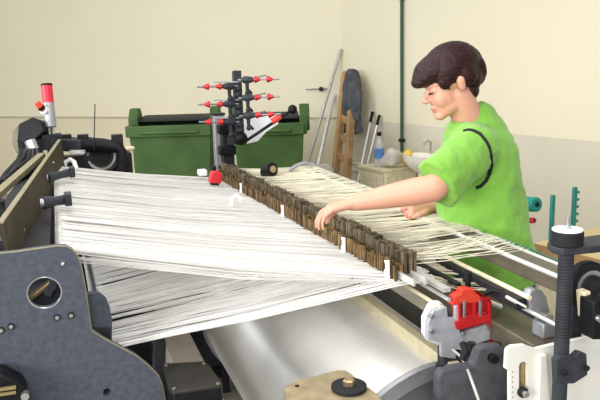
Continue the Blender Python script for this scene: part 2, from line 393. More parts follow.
t = thing('yarn_feeder_rack', 'black upright rack with six yarn guide arms and red cones', 'yarn rack', rb_ + V(0, 0, .03))
mb = MB(); mb.bar(rb_ + V(0,0,.03), rt_, .055, .04, up=V(0, 1, 0)); obj('upright', mb, 'charcoal', t, bevel=.004)
mb = MB(); mb.sph(rb_ + V(0, -.02, .02), .045); obj('foot_joint', mb, 'black', t)
for (yy, dx) in ((83, 0), (101, 1), (119, 2)):
    for sgn in (-1, 1):
        root = D(238 + dx*.6, yy + (3 if sgn < 0 else -3), 4.5)
        x1 = 197 if sgn < 0 else 279; y1 = yy + (4 if sgn < 0 else -4) - dx*.5
        tip = D(x1 + dx, y1, 4.4); dv = tip - root
        mb = MB(); mb.cyl(root, tip, .006, n=8)
        mb.cyl(D(238, yy - 1, 4.5), D(214 if sgn < 0 else 266, yy - (1 if sgn < 0 else 8), 4.6), .005, n=6)
        arm = obj('guide_arm', mb, 'grey', t)
        mb = MB(); mb.tube([root + dv*.1, root + dv*.16, root + dv*.3, root + dv*.42], [.014, .024, .021, .010], 14); obj('spring_housing', mb, 'charcoal', arm)
        for k0 in (.42, .72):
            mb = MB(); mb.tube([root + dv*k0, root + dv*(k0+.02), root + dv*(k0+.15)], [.021, .021, .005], 14); obj('red_cone', mb, 'red', arm)['label'] = 'red tension cone'
        mb = MB()
        c_ = root + dv*.22; mb.tube([c_ , c_ + V(0,0,-.06), c_ + V(.03,0,-.09)], [.014,.012,.009], 10); mb.sph(c_+V(0,0,-.08), .017, n=10, m=8)
        mb.tube([root - V(0,0,.04), root - V(0,0,.06)], .024, 10)
        obj('yarn_brake', mb, 'charcoal', arm)
# white paper and arm lever with knob
mb = MB(); Yp = D(255, 135, 4.8)
pp = [D(x, y, 4.8) for x, y in ((233, 118), (262, 117), (279, 113), (278, 124), (266, 132), (258, 141), (242, 145), (234, 140))]
mb.prism(pp, FW * .004); tag(obj('paper_sheet', mb, 'white', smooth=False), 'white paper sheet hanging behind the yarn feeder rack', 'paper')
t = thing('control_lever', 'slanting black lever with round knob beside the yarn feeder rack', 'lever', rb_ + V(.03, -.03, 0))
mb = MB(); mb.cyl(rb_ + V(.03, -.03, 0), D(292, 110, 4.4), .010, n=10); obj('rod', mb, 'black', t)
mb = MB(); mb.sph(D(292.5, 109.5, 4.4), .03); obj('knob', mb, 'black', t)
mb = MB(); r1, r2 = D(272, 122, 4.43), D(281, 116, 4.43); mb.cyl(r1, r2, .022, .018, n=12); obj('red_sleeve', mb, 'orange', t)['label'] = 'orange red sleeve'

# ================================================================ LOOM : left frame
def pts3(l, z): return [pz(x, y, z) for x, y in l]
t = thing('loom_side_beam', 'olive grey steel side beam running away along left edge of the warp', 'machine beam', (-.05, 2.9, 0))
A0, A1 = pz(61, 140, 1.40), pz(-25, 264, 1.40)
A1 = A0.lerp(A1, (A0.y - 1.90) / (A0.y - A1.y))
mb = MB(); b0_, b1_ = pz(66, 168, 1.27), pz(24, 262, 1.22)
vs = [A0, A1, V(A1.x + .02, A1.y, 1.18), V(A0.x + .02, A0.y - .05, 1.22)]
mb.prism(vs, V(-.012, 0, 0)); obj('plate', mb, 'olive', t, smooth=False)
mb = MB(); mb.bar(A0 + V(-.007, 0, .002), A1 + V(-.007, 0, .002), .015, .004); obj('top_edge', mb, 'edge', t)
for y_, z_ in ((3.3, 1.36), (2.95, 1.30), (2.2, 1.31)):
    f_ = (A0.y - y_) / (A0.y - A1.y); q = V(A0.x + (A1.x - A0.x) * f_ + .004, y_, z_); mb = MB(); mb.cyl(q + V(-.004, 0, 0), q + V(.004, 0, 0), .007, n=12); obj('bolt', mb, 'grey', t)
for i_, y_ in enumerate((2.0, 3.7)):
    mb = MB(); mb.box((-.22, y_ - .05, 0), (-.12, y_ + .05, 1.2)); obj('leg', mb, 'charcoal', t)
mb = MB(); mb.box((-.22, 1.95, 1.12), (-.02, 3.8, 1.19)); obj('support_rail', mb, 'charcoal', t)
# claws holding the whip roller
for (x, y, x2, y2, lab) in ((43, 203, 68, 199, 'dark claw bracket over the warp edge, the nearer of the two'), (47, 178, 72, 172, 'dark claw bracket over the warp edge, the farther of the two')):
    a = pz(x, y, 1.34); b = pz(x2, y2, 1.34)
    k = thing('claw_bracket', lab, 'bracket', a, 'claw brackets on the left side beam')
    mb = MB(); mb.tube([a, a.lerp(b, .5), b], [.022, .016, .018], 10); obj('arm', mb, 'charcoal', k)
    mb = MB(); mb.box((b.x - .012, b.y - .03, b.z - .02), (b.x + .012, b.y + .03, b.z + .022)); obj('jaw', mb, 'charcoal', k, bevel=.004)
    mb = MB(); mb.cyl(a + V(-.008, 0, 0), a + V(.004, 0, 0), .016, n=16); obj('bolt_head', mb, 'grey', k)
# whip rollers
mb = MB(); mb.cyl((-.015, 1.97, 1.275), (-.03 + .02, 3.66, 1.275), .022)
t = thing('whip_roller', 'pale steel whip roller under the left edge of upper warp', 'roller', (-.015, 2.8, 1.275)); obj('tube', mb, 'steelw', t)
for y_ in (1.95, 3.66):
    mb = MB(); mb.box((-.04, y_ - .015, 1.2), (.01, y_ + .015, 1.29)); obj('bearing', mb, 'charcoal', t)
mb = MB(); mb.cyl((.085, 1.90, .975), (.085, 3.62, .975), .025)
t = thing('lower_whip_roller', 'steel roller carrying the lower warp threads behind the grey plate', 'roller', (.085, 2.8, .975)); obj('tube', mb, 'steel', t)
for y_ in (1.95, 3.6):
    mb = MB(); mb.box((.05, y_ - .02, 0), (.11, y_ + .02, .98)); obj('support', mb, 'charcoal', t)

# outer beige rail + dark machinery on far left
mb = MB(); a, b = pz(42, 155, 1.38), pz(-15, 205, 1.38); mb.bar(a, b, .03, .02)
t = thing('outer_guard_rail', 'narrow beige rail outside the olive side beam, far left', 'rail', (b.x, b.y, 0)); obj('rail', mb, 'edge', t)
for q in (.08, .9):
    c = a.lerp(b, q); mb = MB(); mb.box((c.x-.03, c.y-.03, 0), (c.x+.03, c.y+.03, c.z-.01)); obj('post', mb, 'dark', t)
c = D(30, 137, 3.7)
t = thing('control_box', 'black angular control box at far left end of the loom', 'control box', c)
mb = MB(); mb.prism([D(x, y, 3.68) for x, y in ((18, 124), (32, 117), (41, 121), (45, 131), (36, 139), (24, 145), (17, 140))], FW * .16); obj('hood', mb, 'black', t, bevel=.008)
mb = MB(); mb.prism([D(x, y, 3.72) for x, y in ((12, 132), (18, 125), (23, 144), (25, 152), (16, 153), (12, 144))], FW * .12); obj('side_cover', mb, 'brownsteel', t, bevel=.006)
mb = MB(); mb.cyl(D(30, 141, 3.64), D(34, 150, 3.64), .03, n=14); obj('connector', mb, 'steel', t)
q = D(31, 150, 3.75); mb = MB(); mb.box((q.x-.06, q.y-.05, 0), (q.x+.06, q.y+.05, q.z+.06)); obj('pedestal', mb, 'dark', t)
mb = MB()
for k in range(5):
    rd = random.Random(k + 20)
    p0 = D(22 + 4*k, 150, 3.6); mb.tube([p0, D(18 + 5*k, 158 + 3*rd.random(), 3.4), D(6 + 5*k, 168 + 8*rd.random(), 3.2), D(-4 + 3*k, 182 + 8*rd.random(), 3.0)], .012, 8)
tag(obj('cable_bundle', mb, 'black'), 'tangle of black cables hanging below the angular control box', 'cables')
t = thing('side_housing', 'dark motor housing with wires at the left edge of the frame', 'machine housing', pz(2, 215, 1.2))
q = pz(0, 212, 1.22); mb = MB(); mb.box((q.x-.35, q.y-.25, 0), (q.x-.03, q.y+.5, 1.22)); obj('cover', mb, 'dark', t, bevel=.01)
mb = MB(); mb.box((q.x-.28, q.y-.1, 1.22), (q.x-.1, q.y+.3, 1.27)); obj('lid', mb, 'charcoal', t, bevel=.01)
mb = MB(); mb.prism([V(-.05, 2.05, 1.25), V(-.03, 3.7, 1.25), V(-.16, 3.7, 1.25), V(-.27, 2.05, 1.25)], V(0, 0, .035)); tag(obj('channel_filler', mb, 'black'), 'black filler box between the olive side beam and the beige outer rail', 'tray')  # black box added to fill the dark channel beside the beam
# far-end mechanism (behind sheet corner)
E0 = D(62, 150, 3.85)
t = thing('drive_unit', 'dark drive mechanism with tan wheel at the far end of loom', 'machine', (E0.x, E0.y, 0))
mb = MB(); mb.bar(D(50, 143, 3.95), D(84, 145, 3.95), .12, .07); obj('gear_case', mb, 'charcoal', t, bevel=.01)
mb = MB(); mb.tube([D(80, 144, 3.95), D(100, 145, 3.95), D(119, 147, 3.95), D(122, 152, 3.95), D(121, 175, 3.95)], [.045, .04, .035, .03, .025], 14); obj('black_pipe', mb, 'black', t)
c = D(103, 156, 4.0)
mb = MB(); mb.cyl(c - FW*.03, c + FW*.05, .10, n=32); wh = obj('wheel', mb, 'olive', t)
mb = MB(); ring_ = [c - FW*.032 + (RT * math.cos(q) + UP * math.sin(q)) * .078 for q in [k * .2618 for k in range(25)]]; mb.tube(ring_, .009, 8, cap=False); obj('rim', mb, 'grey', wh)
mb = MB(); mb.cyl(c - FW*.035, c - FW*.029, .055, n=24); obj('hub', mb, 'black', wh)
mb = MB(); mb.box((c.x-.22, c.y-.02, 0), (c.x+.16, c.y+.1, c.z+.01)); obj('housing', mb, 'dark', t, bevel=.01)
mb = MB(); mb.bar(D(70, 152, 3.85), D(85, 152, 3.85), .03, .02); obj('handle', mb, 'steelw', t)
for x in (66, 83, 117):
    mb = MB(); q = D(x, 138, 3.95); mb.box((q.x-.03, q.y-.03, q.z-.05), (q.x+.03, q.y+.03, q.z+.02)); obj('lug', mb, 'dark', t)
mb = MB(); mb.tube([D(94, 150, 3.9), D(94.5, 125, 3.9), D(95, 104, 3.9)], .003, 6); obj('wire_antenna', mb, 'dark', t)
# white hose loop
mb = MB(); mb.tube([D(64, 168, 3.6), D(66, 162, 3.6), D(70, 159.5, 3.6), D(74, 162, 3.6), D(76, 168, 3.55), D(76, 174, 3.6)], .012, 10)
tag(obj('hose', mb, 'white'), 'short white hose looping over the far left warp corner', 'hose')
# yellow box by bin
c = D(128, 160, 4.6); mb = MB(); mb.box((c.x-.035, c.y-.03, 0), (c.x+.035, c.y+.03, c.z+.07)); 
mb.box((c.x-.045, c.y-.04, c.z+.07), (c.x+.045, c.y+.04, c.z+.085)); tag(obj('guard_post', mb, 'cream_plastic', bevel=.003), 'pale yellow guard post in front of left green container', 'post')

# signal tower
b = D(51.5, 134, 3.75); tp = D(46.5, 84, 3.75); ax = (tp - b)
t = thing('signal_tower', 'signal lamp tower with red lens on grey tube, far left', 'signal lamp', b)
mb = MB(); mb.cyl(b + V(-.008,0,0), b + ax*.16+ V(-.008,0,0), .006, n=8); mb.cyl(b+V(.012,0,0), b + ax*.16+V(.012,0,0), .006, n=8); obj('stem', mb, 'black', t)
mb = MB(); mb.cyl(b + ax*.14, b + ax*.62, .030, .028, n=24); obj('grey_tube', mb, 'grey', t)['label'] = 'grey lower tube'
M['towergrey'] = mat('tower_grey', (.42, .40, .33), .55, spec=.2); t.children[-1].data.materials[0] = M['towergrey']
mb = MB(); mb.cyl(b + ax*.62, b + ax*.96, .029, n=24); obj('red_lens', mb, 'redb', t)
mb = MB(); mb.cyl(b + ax*.96, b + ax*1.0, .03, n=24); obj('cap', mb, 'black', t)
bb = D(43, 110, 3.7); mb = MB(); mb.cyl(b + ax*.45, bb, .018, .022, n=14); obj('switch_body', mb, 'white', t)
mb = MB(); mb.cyl(bb, D(37, 102.5, 3.68), .016, n=14); obj('red_button', mb, 'orange', t)['label'] = 'red push button with dark collar'
mb = MB(); mb.cyl(D(42.5, 109, 3.7), D(40.5, 106.5, 3.69), .019, n=14); obj('collar', mb, 'black', t)
mb = MB(); q = b; mb.box((q.x-.05, q.y-.04, q.z-.08), (q.x+.05, q.y+.04, q.z)); obj('base', mb, 'dark', t)
mb = MB(); mb.box((q.x-.03, q.y-.03, 0), (q.x+.03, q.y+.03, q.z-.08)); obj('post', mb, 'dark', t)

# ================================================================ WARP THREADS
BKF, BKN = pz(218, 178, 1.14), pz(398, 279, 1.14)
def bank(f, z, off=0.0):
    p = BKF.lerp(BKN, f); return V(p.x + off, p.y, z)
def threads(n, fn, r, seed, ng=34, gw=.0028):
    rd = random.Random(seed); bm = bmesh.new(); gaps = [(rd.random(), rd.uniform(.3, 1) * gw) for _ in range(ng)]
    for i in range(n):
        if any(abs(i / n - a_) < w_ for a_, w_ in gaps) and rd.random() < .9: continue
        pts = fn((i + rd.random() * .8) / n, rd)
        prev = None; rr = r * rd.uniform(.7, 1.35)
        for p in pts:
            ring = [bm.verts.new((p.x, p.y + rr * math.cos(k * 2.0944 + .5), p.z + rr * math.sin(k * 2.0944 + .5))) for k in range(3)]
            if prev:
                for k in range(3): bm.faces.new((prev[k], prev[(k+1) % 3], ring[(k+1) % 3], ring[k]))
            prev = ring
    return bm
YF, YN = 3.62, 1.93
def gapped(f, rd, k=38.0, w=.006):        # threads gather into bunches, leaving thin gaps
    return f + w * math.sin(f * k * 6.283) + rd.uniform(-.0015, .0015)
def up_fn(f, rd):
    g = gapped(f, rd); ga = g + .004 * math.sin(g * 90)
    a = V(-.012, YF + (YN - YF) * ga, 1.30 + rd.uniform(-.001, .001)); b = bank(g + rd.uniform(-.012, .012), 1.134 + rd.uniform(-.008, .008))
    m = a.lerp(b, .5); m.z -= .006 + rd.uniform(0, .012)
    return [V(a.x - .02, a.y, a.z - .012), a, m, b, V(b.x + .12, b.y, b.z)]
def up2_fn(f, rd):
    g = gapped(f, rd, 23, .01)
    a = V(-.012, YF + (YN - YF) * g, 1.275 + rd.uniform(-.004, .004)); b = bank(min(1.0, g + rd.uniform(-.02, .02)), 1.130 + rd.uniform(-.010, .004))
    m = a.lerp(b, .5); m.z -= .01 + rd.uniform(0, .02)
    return [a, m, b, V(b.x + .12, b.y, b.z)]
def low_fn(f, rd):
    g = gapped(f, rd, 30, .007)
    a = V(.085, YF + (YN - YF) * g, 1.0 + rd.uniform(-.002, .002)); b = bank(min(1.01, g + rd.uniform(-.02, .02)), 1.13 + rd.uniform(-.01, .006))
    m = a.lerp(b, .5); m.z -= .004 + rd.uniform(0, .008)
    return [V(a.x - .03, a.y, a.z - .02), a, m, b, V(b.x + .12, b.y, b.z)]
tag(obj('upper_warp_threads', threads(1250, up_fn, .00135, 1, 60, .0065), 'thread', recalc=False), 'wide sheet of shiny white warp threads fanning from left roller to dropper bank', 'warp threads', kind='stuff')
tag(obj('middle_warp_threads', threads(560, up2_fn, .0011, 2, 60, .0075), 'thread', recalc=False), 'second layer of white warp threads just beneath the upper sheet', 'warp threads', kind='stuff')
tag(obj('lower_warp_threads', threads(1150, low_fn, .00135, 3, 40, .004), 'thread', recalc=False), 'lower sheet of warp threads emerging from behind the grey plate, nearest the viewer', 'warp threads', kind='stuff')
# right side: bank -> breast beam
RZ = 1.215; RX = (pz(423, 223, RZ).x + pz(557, 272, RZ).x) / 2; print('RX', RX)
RF, RN = px(301, 171, RX).y, px(512, 257, RX).y
def right_fn(f, rd):
    g = f ** 1.25
    g = gapped(g, rd, 26, .012)
    a = bank(g * .99 + rd.uniform(-.012, .012), 1.18 + rd.uniform(-.02, .015), .03); b = V(RX + .005, RF + (RN - RF) * g + rd.uniform(-.02, .02) + max(0, g - .7) * rd.uniform(0, .5), RZ + .009)
    m = a.lerp(b, .5); m.z -= rd.uniform(0, .012)
    return [a, m, b, V(b.x + .07, b.y + rd.uniform(-.02, .03), RZ + .009)]
tag(obj('front_warp_threads', threads(900, right_fn, .0014, 4, 46, .011), 'thread_c', recalc=False), 'cream warp threads running from dropper bank to beam by the woman', 'warp threads', kind='stuff')
# shed layer lower, greenish gaps
def right2_fn(f, rd):
    g = f
    a = bank(g, 1.14 + rd.uniform(-.02, .01), .05); b = V(RX - .02, RF + (RN - RF) * g + rd.uniform(-.03, .03), 1.12)
    return [a, a.lerp(b, .5) - V(0, 0, .01), b]
tag(obj('lower_front_warp_threads', threads(520, right2_fn, .0013, 5, 40, .012), 'thread_c', recalc=False), 'sparser cream warp threads passing beneath the front sheet', 'warp threads', kind='stuff')

# ================================================================ DROPPER BANK
t = thing('dropper_bank', 'long bank of brown and grey metal droppers standing across the warp', 'dropper bank', bank(.5, 1.13))
def plates(rows, z0, z1, seed, n):
    rd = random.Random(seed); mb = MB()
    for ro in rows:
        prevh = 0
        for i in range(n):
            f = (i + .5) / n
            if i % 9 == 0: prevh = rd.uniform(-.008, .008)
            p = BKF.lerp(BKN, f); h = prevh + rd.uniform(-.003, .003); L = (BKF - BKN).length / n
            y0 = p.y - L * .40; y1 = p.y + L * .40; xx = p.x + ro + rd.uniform(-.003, .003)
            mb.box((xx - .004, y0, z0 + rd.uniform(0, .006)), (xx + .004, y1, z1 + h))
    return mb
DZ0, DZ1 = 1.126, 1.186
o = obj('dropper_row', plates((-.006, .010), DZ0, DZ1, 1, 230), 'dropper', t, smooth=False); o['kind'] = 'stuff'; o['label'] = 'brown dropper plates, lower front rows'
o = obj('dropper_row', plates((.026, .042, .056), DZ0 + .02, DZ1 + .030, 2, 230), 'droppert', t, smooth=False); o['kind'] = 'stuff'; o['label'] = 'grey brown dropper plates, taller back rows'
for ro in (.008, .045):
    mb = MB(); a = BKF.lerp(BKN, -.02); b = V(1.075 + ro, 1.72, 1.14)
    a = V(a.x + ro, a.y, 1.15); b2 = BKF.lerp(BKN, 1.04); mb.bar(a, V(b2.x + ro, b2.y, 1.15), .006, .02); obj('support_bar', mb, 'steelw', t)
# white tags
for k, (x, y) in enumerate(((220, 186), (237, 203), (276, 207), (333, 240), (430 - 43, 262), (262, 190))):
    if k == 5: continue
    c = pz(x, y, 1.185) ; c = V(c.x, c.y, c.z)
    q = min(1, max(0, (BKF.y - c.y) / (BKF.y - BKN.y))); pb = bank(q, 1.165)
    if k == 1: pb = c
    labs = ['small white plastic tag clipped at the far end of dropper bank', 'white curled plastic clip lying on warp threads left of the droppers', 'white plastic tag clipped midway on the far half of dropper bank', 'white plastic tag right under the woman fingertips', 'white plastic tag near the close end of dropper bank']
    mb = MB()
    if k == 1:
        mb.tube([pb + V(-.02, 0, -.01), pb + V(-.018, 0, .025), pb + V(0, 0, .035), pb + V(.018, 0, .02), pb + V(.016, 0, .008)], .008, 8)
    else:
        mb.prism([V(pb.x - .014, pb.y + u, pb.z + v) for u, v in ((-.014, -.035), (.012, -.03), (.016, -.012), (.004, .0), (.004, .012), (.014, .022), (-.012, .028))], V(-.006, 0, 0))
    tag(obj('thread_clip', mb, 'white'), labs[k], 'clip', 'white clips along the dropper bank')
# far-end red clamp
c = pz(216, 174, 1.22)
t = thing('bar_clamp', 'red clamp with black knob at the far end of dropper bank', 'clamp', c)
mb = MB(); mb.prism([c + V(a, -.02, b) for a, b in ((-.04, -.04), (.02, -.05), (.03, .0), (.0, .022), (-.025, .012))], V(0, .05, 0)); obj('body', mb, 'redb', t, bevel=.006)
mb = MB(); mb.sph(c + V(-.01, 0, .032), .015, n=12, m=8); obj('knob', mb, 'black', t)
mb = MB(); mb.box((c.x-.02, c.y+.03, .0), (c.x+.02, c.y+.06, c.z)); obj('support', mb, 'dark', t)
c = pz(203, 172, 1.2); mb = MB(); mb.box((c.x-.025, c.y-.02, c.z - .02), (c.x+.02, c.y+.04, c.z+.012)); tag(obj('sensor_box', mb, 'white', bevel=.006), 'little white sensor box beside the far red clamp', 'sensor box')
# pulley seen beyond far end
c = pz(266, 172, 1.22)
t = thing('yarn_cone', 'small black and tan yarn cone beyond far edge of warp', 'yarn cone', c)
mb = MB(); mb.cyl(c + V(0, 0, .01), c + V(.02, -.05, .02), .035, n=20); obj('package', mb, 'black', t)
mb = MB(); mb.cyl(c + V(.02, -.05, .02), c + V(.022, -.056, .021), .018, n=16); obj('core', mb, 'brass', t)
mb = MB(); mb.box((c.x-.02, c.y+.0, .0), (c.x+.02, c.y+.04, c.z)); obj('stand', mb, 'dark', t)
mb = MB(); q = c + V(.12, -.02, 0); mb.tube([q, q + V(.03, 0, .02), q + V(.08, 0, .035), q + V(.13, 0, .02)], .010, 8); tag(obj('thread_loop', mb, 'grey'), 'grey bent guide wire beyond the far warp edge', 'wire')

# ================================================================ RAILS AND BEAMS on the right
def bar_thing(name, lab, cat, a, b, w, h, m, round_=False):
    mb = MB()
    if round_: mb.cyl(a, b, w, n=16)
    else: mb.bar(a, b, w, h)
    return tag(obj(name, mb, m), lab, cat)
t = thing('breast_beam', 'brown steel breast beam in front of the woman with pale edge rods', 'machine beam', (RX + .07, 2.5, 1.1))
y1 = px(562, 274, RX).y
mb = MB(); mb.box((RX + .004, y1 + .0, RZ - .048), (RX + .075, RF + .1, RZ - .004)); obj('beam', mb, 'brownsteel', t, bevel=.004)
mb = MB(); mb.cyl((RX, y1, RZ), (RX, RF + .1, RZ), .007, n=14); obj('edge_rod', mb, 'steelw', t)
mb = MB(); mb.cyl((RX + .072, y1, RZ), (RX + .072, RF + .1, RZ), .005, n=14); obj('edge_rod', mb, 'steelw', t)
# rails beneath
def zline(x0, y0, x1, y1_, z): return pz(x0, y0, z), pz(x1, y1_, z)
L = [('flat_rail', 'bright flat steel rail leading from dropper bank to the red clamp', 402, 263, 470, 305, 1.13, .024, .012, 'steelw', 0),
     ('black_rail', 'black channel rail right of the bright flat rail', 399, 252, 456, 286, 1.12, .018, .015, 'dark', 0),
     ('guide_rod', 'beige guide rod left of the flat rail', 403, 284, 452, 314, 1.08, .006, 0, 'cream_plastic', 1),
     ('guide_rod', 'pale steel guide rod between dropper rails and the near red clamp', 410, 276, 460, 307, 1.10, .006, 0, 'steelw', 1),
     ('guide_rod', 'pale steel rod passing right of the red clamp', 446, 264, 556, 330, 1.10, .006, 0, 'steelw', 1),
     ('black_rail', 'dark channel rail under the cream rod near the grey lever', 440, 262, 528, 303, 1.12, .05, .03, 'dark', 0),
     ('guide_rod', 'long cream rod below the breast beam rail', 436, 252, 530, 298, 1.14, .007, 0, 'cream_plastic', 1)]
for nme, lab, x0, y0, x1, y1_, z, w, h, m, rd_ in L:
    a, b = zline(x0, y0, x1, y1_, z); xm = (a.x + b.x) / 2; a.x = xm; b.x = xm
    if x1 < 480: b.y = max(b.y, 1.665)
    bar_thing(nme, lab, 'rail', a, b, w, h, m, rd_)
# pale cross beam at drum right edge
a, b = pz(338, 278, .90), pz(446, 366, .90)
xm = (a.x + b.x) / 2
t = thing('back_rest_beam', 'cream edged metal beam running along right side of the big yarn roll', 'machine beam', (xm, 2.2, .88))
mb = MB(); mb.box((xm, b.y, .86), (xm + .035, 3.6, .905)); obj('beam', mb, 'cream_plastic', t, bevel=.004)
mb = MB()
for k in range(9):
    yy = 2.45 + .03 * k; mb.box((xm + .051, yy, .875), (xm + .06, yy + .012, .89))
obj('slots', mb, 'black', t)
mb = MB(); mb.box((xm + .05, b.y, .80), (xm + .2, 3.6, .86)); obj('tray', mb, 'dark', t)
# dark flat beam right
a, b = pz(494, 312, 1.0), pz(560, 360, 1.0)
t = thing('flat_cross_beam', 'dark brown flat beam between the red clamp and black pole', 'machine beam', (a.x, 1.9, .95))
p4 = [pz(x, y, 1.02) for x, y in ((455, 275), (490, 341), (562, 356), (556, 330))]
x0_, x1_ = pz(516, 335, 1.02).x, pz(540, 322, 1.02).x
mb = MB(); mb.box((x0_, 1.46, .96), (x1_, 3.6, 1.02)); obj('beam', mb, 'brownsteel', t, bevel=.004)

# ================================================================ WARP BEAM (yarn roll)
cx, cz, R = 1.06, .45, .415; ye = 1.75
t = thing('warp_beam', 'huge roll of glossy white warp yarn under the thread sheets', 'yarn roll', (cx, 2.6, cz))
mb = MB(); mb.cyl((cx, ye, cz), (cx, 3.5, cz), R, n=160); obj('yarn_winding', mb, 'yarn', t)
for y_, s_ in ((ye, -1), (3.5, 1)):
    mb = MB(); prof = [(R + .012, 0), (R + .018, s_ * .012), (R + .012, s_ * .024), (R - .03, s_ * .03), (R - .05, s_ * .018), (.12, s_ * .02), (.1, s_ * .05), (.04, s_ * .05)]
    prev = None
    for r_, dy in prof:
        ring = [mb.bm.verts.new((cx + r_ * math.cos(6.28318*k/96), y_ + dy, cz + r_ * math.sin(6.28318*k/96))) for k in range(96)]
        if prev:
            for k in range(96): mb.bm.faces.new((prev[k], prev[(k+1) % 96], ring[(k+1) % 96], ring[k]))
        else: mb.bm.faces.new(ring)
        prev = ring
    mb.bm.faces.new(prev)
    fl = obj('flange', mb, 'grey', t)
    for k in range(8):
        an = k * .785; mb = MB(); d0 = V(math.cos(an), 0, math.sin(an)); c_ = V(cx, y_ + s_ * .024, cz)
        mb.bar(c_ + d0 * .1, c_ + d0 * (R - .035), .02, .04, up=V(0, 1, 0)); obj('spoke_rib', mb, 'bluegrey', fl)
for y_ in (1.62, 3.62):
    mb = MB(); mb.cyl((cx, y_ - .12, cz), (cx, y_ + .12, cz), .05); obj('shaft', mb, 'steel', t)
# side frames of loom
t = thing('loom_side_frame', 'dark cast side frame at the near right of the loom', 'machine frame', (1.1, 1.5, 0))
mb = MB(); mb.prism([V(a, 1.40, b) for a, b in ((.86, 0), (1.5, 0), (1.5, .60), (.86, .60))], V(0, .12, 0)); obj('lower_frame', mb, 'charcoal', t, bevel=.01)
mb = MB()
mb.prism(outl([(438, 377), (442, 370), (455, 367), (473, 365), (478, 350), (484, 346), (500, 345), (508, 350), (510, 430), (438, 430)], 1.50), V(0, .03, 0)); obj('casting', mb, 'castgrey', t, bevel=.008)
mb = MB(); mb.cyl(*(lambda c: (c + V(0, -.02, 0), c + V(0, .005, 0)))(py(491, 357, 1.50)), .012, n=16); obj('dark_bolt', mb, 'black', t)
mb = MB(); mb.cyl(*(lambda c: (c + V(0, .03, -.01), c + V(0, .03, .012)))(py(446, 372, 1.50)), .012, n=16); obj('cap_screw', mb, 'dark', t)
for x in (471, 497):
    mb = MB(); c = py(x, 347.5, 1.54); mb.cyl(c - V(0, 0, .01), c + V(0, 0, .014), .013, n=6); obj('hex_nut', mb, 'dark', t)
mb = MB(); c = py(468, 352, 1.5); mb.tube([py(462, 360, 1.49), py(466, 352, 1.49), py(463, 344, 1.52)], .010, 10); obj('hinge_pin', mb, 'black', t)
t2 = thing('loom_side_frame', 'far side frame of the loom beyond the big roll', 'machine frame', (1.0, 3.75, 0))
mb = MB(); mb.box((.0, 3.72, 0), (1.45, 3.80, 1.08)); obj('frame_plate', mb, 'charcoal', t2, bevel=.01)
mb = MB(); mb.box((.0, 3.6, 1.06), (1.3, 3.72, 1.1)); obj('cap_rail', mb, 'brownsteel', t2)
mb = MB(); mb.box((-.1, 3.68, 0), (1.5, 3.84, .06)); obj('foot', mb, 'dark', t2)

# ================================================================ RED CLAMP UNIT (near)
YC = 1.66
t = thing('bar_clamp', 'red clamp with black knob on grey plates at near end of rails', 'clamp', py(470, 340, YC))
mb = MB(); mb.prism(outl([(430, 306), (434, 302), (441, 302), (447, 308), (449, 345), (442, 347), (428, 341), (424, 335), (424, 318)], YC + .03), V(0, .02, 0)); obj('white_block', mb, 'white', t, bevel=.004)
mb = MB(); mb.prism(outl([(433, 311), (447, 307), (448, 318), (455, 318), (455, 306), (458, 305), (460, 334), (492, 323), (494, 338), (462, 350), (456, 350), (456, 359), (441, 357), (441, 342), (428, 340), (428, 324)], YC), V(0, .012, 0)); o = obj('grey_plate', mb, 'grey', t, bevel=.002)
M['clampgrey'] = mat('light_grey_plate', (.46, .47, .50), .45, .3, var=.15, scale=40); o.data.materials[0] = M['clampgrey']
for x, y in ((431, 316), (431, 331), (463, 333), (488, 327), (463, 351)):
    mb = MB(); c = py(x, y, YC - .004); mb.cyl(c + V(0, -.010, 0), c + V(0, .006, 0), .006, n=12); obj('bolt', mb, 'steel', t)
mb = MB()
mb.prism(outl([(453, 305), (456, 300), (491, 297), (492, 318), (490, 322), (458, 331), (455, 328)], YC + .012), V(0, .012, 0))
mb.prism(outl([(452, 302), (456, 293), (462, 289), (474, 288), (479, 292), (491, 300), (491, 306), (455, 310)], YC + .05), V(0, .02, 0))
mb.prism(outl([(486, 296), (492, 302), (493, 345), (490, 345), (488, 320)], YC + .03), V(0, .012, 0))
for x in (457, 472, 487): mb.bar(py(x, 325, YC + .01), py(x, 301, YC + .01), .006, .03, up=V(0, 1, 0))
mb.prism(outl([(455, 322), (491, 314), (492, 321), (457, 330)], YC - .006), V(0, .03, 0))
mb.prism(outl([(459, 318), (486, 312), (487, 314), (460, 321)], YC - .004), V(0, .03, 0))
obj('red_housing', mb, 'red', t, bevel=.001, smooth=False)
mb = MB(); mb.prism(outl([(452, 305), (455, 297), (461, 294.5), (463, 289.5), (472, 288.5), (475, 292), (480, 296), (481, 302)], YC + .003), V(0, .03, 0)); obj('red_hood', mb, 'orange', t, bevel=.0015, smooth=False)
for x in (464, 480):
    mb = MB(); mb.cyl(py(x, 301, YC + .0), py(x, 317, YC + .0), .006, n=10); obj('pin', mb, 'steel', t)
mb = MB(); k0 = py(468, 287, YC + .03); kt = py(467.5, 272, YC + .03)
mb.tube([k0, k0.lerp(kt, .35), k0.lerp(kt, .4), k0.lerp(kt, .7), kt], [.008, .009, .015, .015, .013], 10); obj('knob', mb, 'black', t)
mb = MB(); mb.cyl(py(483, 300, YC + .04), py(500, 307, YC + .04), .010, n=12); obj('side_pin', mb, 'steelw', t)
mb = MB(); c = py(470, 352, 1.60); mb.box((c.x - .04, YC + .013, .62), (c.x + .03, YC + .05, c.z - .01)); obj('mount', mb, 'charcoal', t)
# cable
mb = MB(); cp = [py(453, 350, 1.62), py(459, 355, 1.58), py(464, 362, 1.55), py(469, 373, 1.48), py(474, 387, 1.44), py(480, 404, 1.42), py(483, 430, 1.42)]
mb.tube(cp, .004, 10); tag(obj('cable', mb, 'polegrey'), 'thin pale grey cable drooping in front of the dark casting', 'cable')

